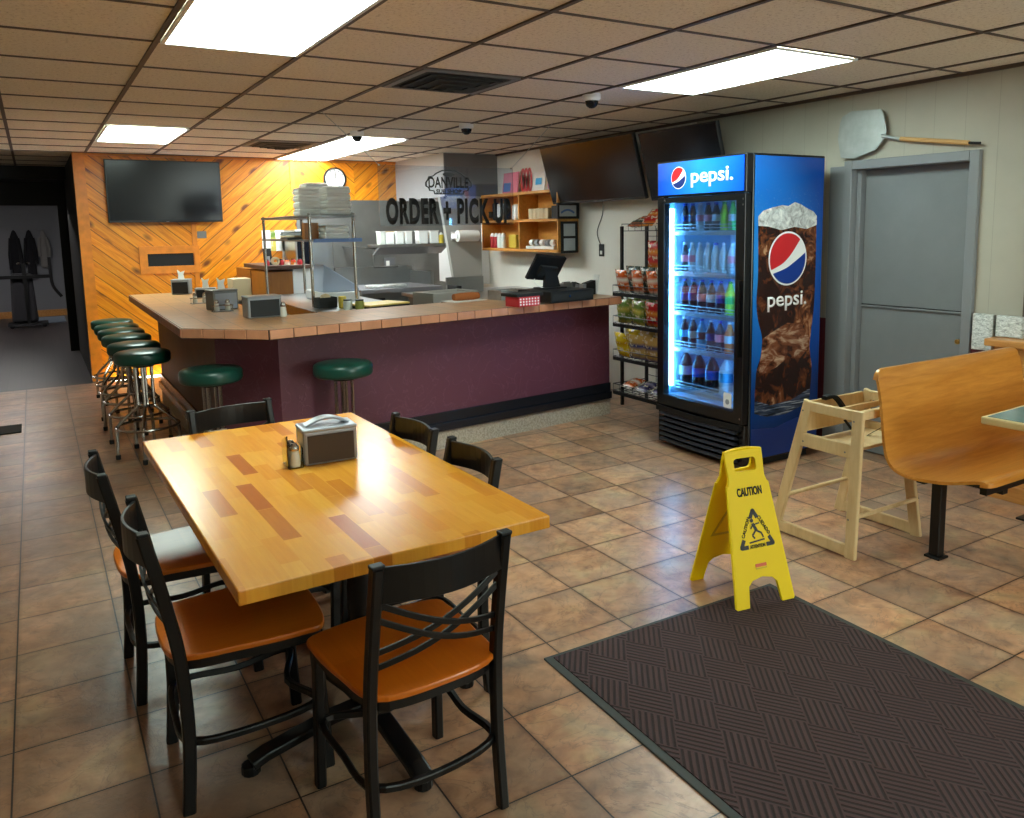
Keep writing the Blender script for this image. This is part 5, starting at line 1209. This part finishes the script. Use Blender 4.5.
for i, (y, w_, m_) in enumerate(((8.42, .08, 'matt_black'), (8.30, .10, 'paper_white'), (8.16, .08, 'matt_black'), (7.95, .10, 'foam_white'), (7.84, .09, 'paper_white'))):
    onshelf('cup_stack', 'upright %s in the upper left cubby of the wall shelf, %s' % ('black canister' if m_ == 'matt_black' else 'white cup stack', ['leftmost', 'second', 'third', 'fourth', 'fifth'][i]), 'cup stack', y, mz, (.08, w_*.8, .2-.01*i), m_, bev=.02)
t = thing('box_stack', 'row of tan paper-wrapped napkin packs in the upper right cubby', 'napkin packs', (4.60, 7.38, mz+.001)); 
for i in range(5): B().box((0, .16-.08*i, .055), (.14, .074, .11)).obj('pack', 'tan', t, bevel=.006)
onshelf('black_box', 'small black box at the right end of the upper right cubby', 'box', 7.08, mz, (.12, .10, .13), 'matt_black')
bz = 1.376
for i in range(4):
    o = tag(B().lathe([(0, 0), (.032, 0), (.034, .12), (.028, .13)], seg=12, cap=False).obj('sauce_bottle', 'lid_red' if i < 2 else 'clear_cup', None, True, loc=(4.58, 8.48-.085*i, bz)), '%s bottle in the lower left cubby, %s' % ('red' if i < 2 else 'clear', ['leftmost', 'second', 'third', 'fourth'][i]), 'bottle', 'bottles in the lower left cubby')
    B().lathe([(.03, .128), (.03, .145), (.012, .17), (0, .17)], seg=12, cap=False).obj('bottle_cap', 'paper_white', o, True)
onshelf('yellow_tub', 'yellow tub in the lower left cubby beside the divider', 'tub', 7.97, bz, (.10, .16, .15), 'mustard', bev=.01)
onshelf('blue_tin', 'small blue and white tin in the lower cubby at the shelf edge', 'tin', 7.80, bz, (.08, .09, .08), 'blue_edge', bev=.01)
onshelf('label_printer', 'long white tray of rolls in the lower right cubby', 'tray', 7.35, bz, (.16, .55, .03), 'paper_white')
for i in range(5):
    tag(B().lathe([(.012, -.03), (.034, -.03), (.034, .03), (.012, .03), (.012, -.03)], (0, 0, .035), 14, False, Matrix.Rotation(PI/2, 4, 'X')).obj('label_roll', 'paper_white' if i % 2 == 0 else 'plastic_grey', None, True, loc=(4.58, 7.57-.105*i, bz+.032)), 'label roll on the white tray in the lower right cubby, %s' % ['leftmost', 'second', 'third', 'fourth', 'rightmost'][i], 'label roll', 'label rolls on the tray')
def pic(lb, y, z, w_, h_, two=False):
    t = thing('picture_frame', lb, 'picture frame', (y, 6.949, z), PI/2)
    B().frame([(-w_/2, -h_/2), (w_/2, -h_/2), (w_/2, h_/2), (-w_/2, h_/2)], [(-w_/2+.025, -h_/2+.025), (w_/2-.025, -h_/2+.025), (w_/2-.025, h_/2-.025), (-w_/2+.025, h_/2-.025)], -.022, -.001, YZ).obj('frame', 'matt_black', t)
    B().bx(-.008, -.001, -w_/2+.02, w_/2-.02, -h_/2+.02, h_/2-.02).obj('picture', 'pale_print', t)
    if two: B().bx(-.02, -.001, -w_/2+.02, w_/2-.02, -.012, .012).obj('divider_bar', 'matt_black', t)
    else: B().bar([(-.010, -.08+.16*i/8, -.02+.03*math.sin(i/8*PI)) for i in range(9)], .003, .02).obj('drawn_swoosh', 'blue_edge', t)
pic('black picture frame at the end of the cubby shelf, just under the left television', 4.615, 1.765, .265, .16)
pic('black two-part document frame hung on the end board of the cubby shelf', 4.63, 1.50, .20, .32, True)
t = thing('wall_outlet', 'black wall outlet plate on the white wall behind the bar', 'outlet', (WX-.001, 6.55, 1.37)); B().bx(-.008, 0, -.04, .04, -.06, .06).obj('plate', 'matt_black', t, bevel=.002); B().bx(-.012, -.008, -.015, .015, -.04, -.005).obj('socket', 'paper_white', t)
tag(B().tube(smooth_path([(WX-.02, 6.50, 1.86), (WX-.006, 6.53, 1.72), (WX-.006, 6.62, 1.55), (WX-.008, 6.56, 1.42)], 6), .004, 6).obj('power_cable', 'matt_black'), 'thin black cable hanging from the left television to the outlet', 'cable')

# ================================================================== HALL AND FAR ROOM
emis('hall_fill_panel', (245, 240, 238), 18.0)
t = thing('hall_fill_light', 'added fill light on the ceiling of the back room beyond the dark hall', 'ceiling light', (-.6, 15.4, CEIL)); B().bx(-.55, .55, -.28, .28, -.012, -.004).obj('diffuser', 'hall_fill_panel', t); B().frame([(-.58, -.31), (.58, -.31), (.58, .31), (-.58, .31)], [(-.55, -.28), (.55, -.28), (.55, .28), (-.55, .28)], -.016, -.002).obj('light_frame', 'white_paint', t)  # lamp hidden by the header, added to brighten the back room
t = thing('floor_strip', 'short black rubber strip lying on the tiles at the left border', 'floor strip', (-.42, 7.98, 0)); B().bx(-.22, .21, -.17, .17, 0, .008).obj('strip', 'rubber', t, bevel=.002)
t = thing('coat_rail', 'pale rail for coats on the back room wall', 'coat rail', (-.1, 18.985, 1.72)); B().bx(-.5, .42, -.02, .012, -.03, .03).obj('rail', 'far_wall', t, bevel=.003)
for x in (-.30, -.05, .18): B().tube([(x, -.02, .0), (x, -.07, -.005), (x, -.075, .03)], .006, 6).obj('hook', 'dull_steel', t)
def coat(x, m_, lb, w_=.22, L=1.0):
    t = thing('coat', lb, 'coat', (x, 18.905, 1.715-L), 0, 'coats hanging in the back room')
    prof = [(.0, L), (w_*.30, L-.03), (w_*.62, L-.14), (w_*.60, L*.6), (w_*.70, L*.3), (w_*.78, .02), (0, 0)]
    g = B(); g.lathe([(p[0], p[1]) for p in prof[::-1]], seg=18, cap=False)
    for v in g.b.verts: v.co.y *= .42; v.co.x *= 1+.08*math.sin(v.co.z*9)
    g.obj('coat_body', m_, t, True)
    for s in (-1, 1): B().tube([(s*w_*.55, 0, L-.16), (s*w_*.86, -.02, L*.55), (s*w_*.84, -.03, L*.30)], .032, 10).obj('sleeve', m_, t, True)
coat(-.30, 'fabric_black', 'long black coat hanging at the left of the back room rail', .105, 1.1); coat(-.05, 'fabric_black', 'black coat hanging in the middle of the back room rail', .10, .95); coat(.18, 'fabric_grey', 'grey towel-like coat hanging at the right of the back room rail', .095, .75)
t = thing('floor_rug', 'pale blue rug on the back room floor', 'rug', (.16, 18.1, 0)); B().bx(-.30, .25, -.6, .6, -.001, .012).obj('pile', 'rug_blue', t, bevel=.003)
# machine-like black trolley with an upturned chair
t = thing('equipment_trolley', 'tall black equipment bag and trolley standing in the back room', 'trolley', (-.22, 17.0, 0))
B().box((0, 0, .52), (.40, .36, .85), taper=(.8, .8)).obj('bag_body', 'fabric_black', t, bevel=.05, seg=3); B().bx(-.26, .34, -.22, .22, .04, .08).obj('platform', 'matt_black', t)
for x in (-.2, .28): B().lathe([(.04, -.02), (.04, .02)], (x, -.18, .041), 12, mtx=Matrix.Rotation(PI/2, 4, 'X')).obj('wheel', 'rubber', t)
B().bx(.02, .08, -.2, -.15, .08, 1.12).obj('upright', 'black_metal', t); B().bx(-.35, .44, -.21, -.14, .86, .92).obj('cross_arm', 'black_metal', t)
B().bar(smooth_path([(.44, -.18, 1.22), (.44, -.18, .98), (.46, -.18, .72), (.58, -.18, .52)], 5), .05, .05).obj('arm_post', 'black_metal', t)
for x in (-.02, .12): B().lathe([(0, 0), (.03, .01), (.035, .03), (0, .05)], (x, -.17, 1.10), 10, False).obj('knob', 'chrome', t, True)
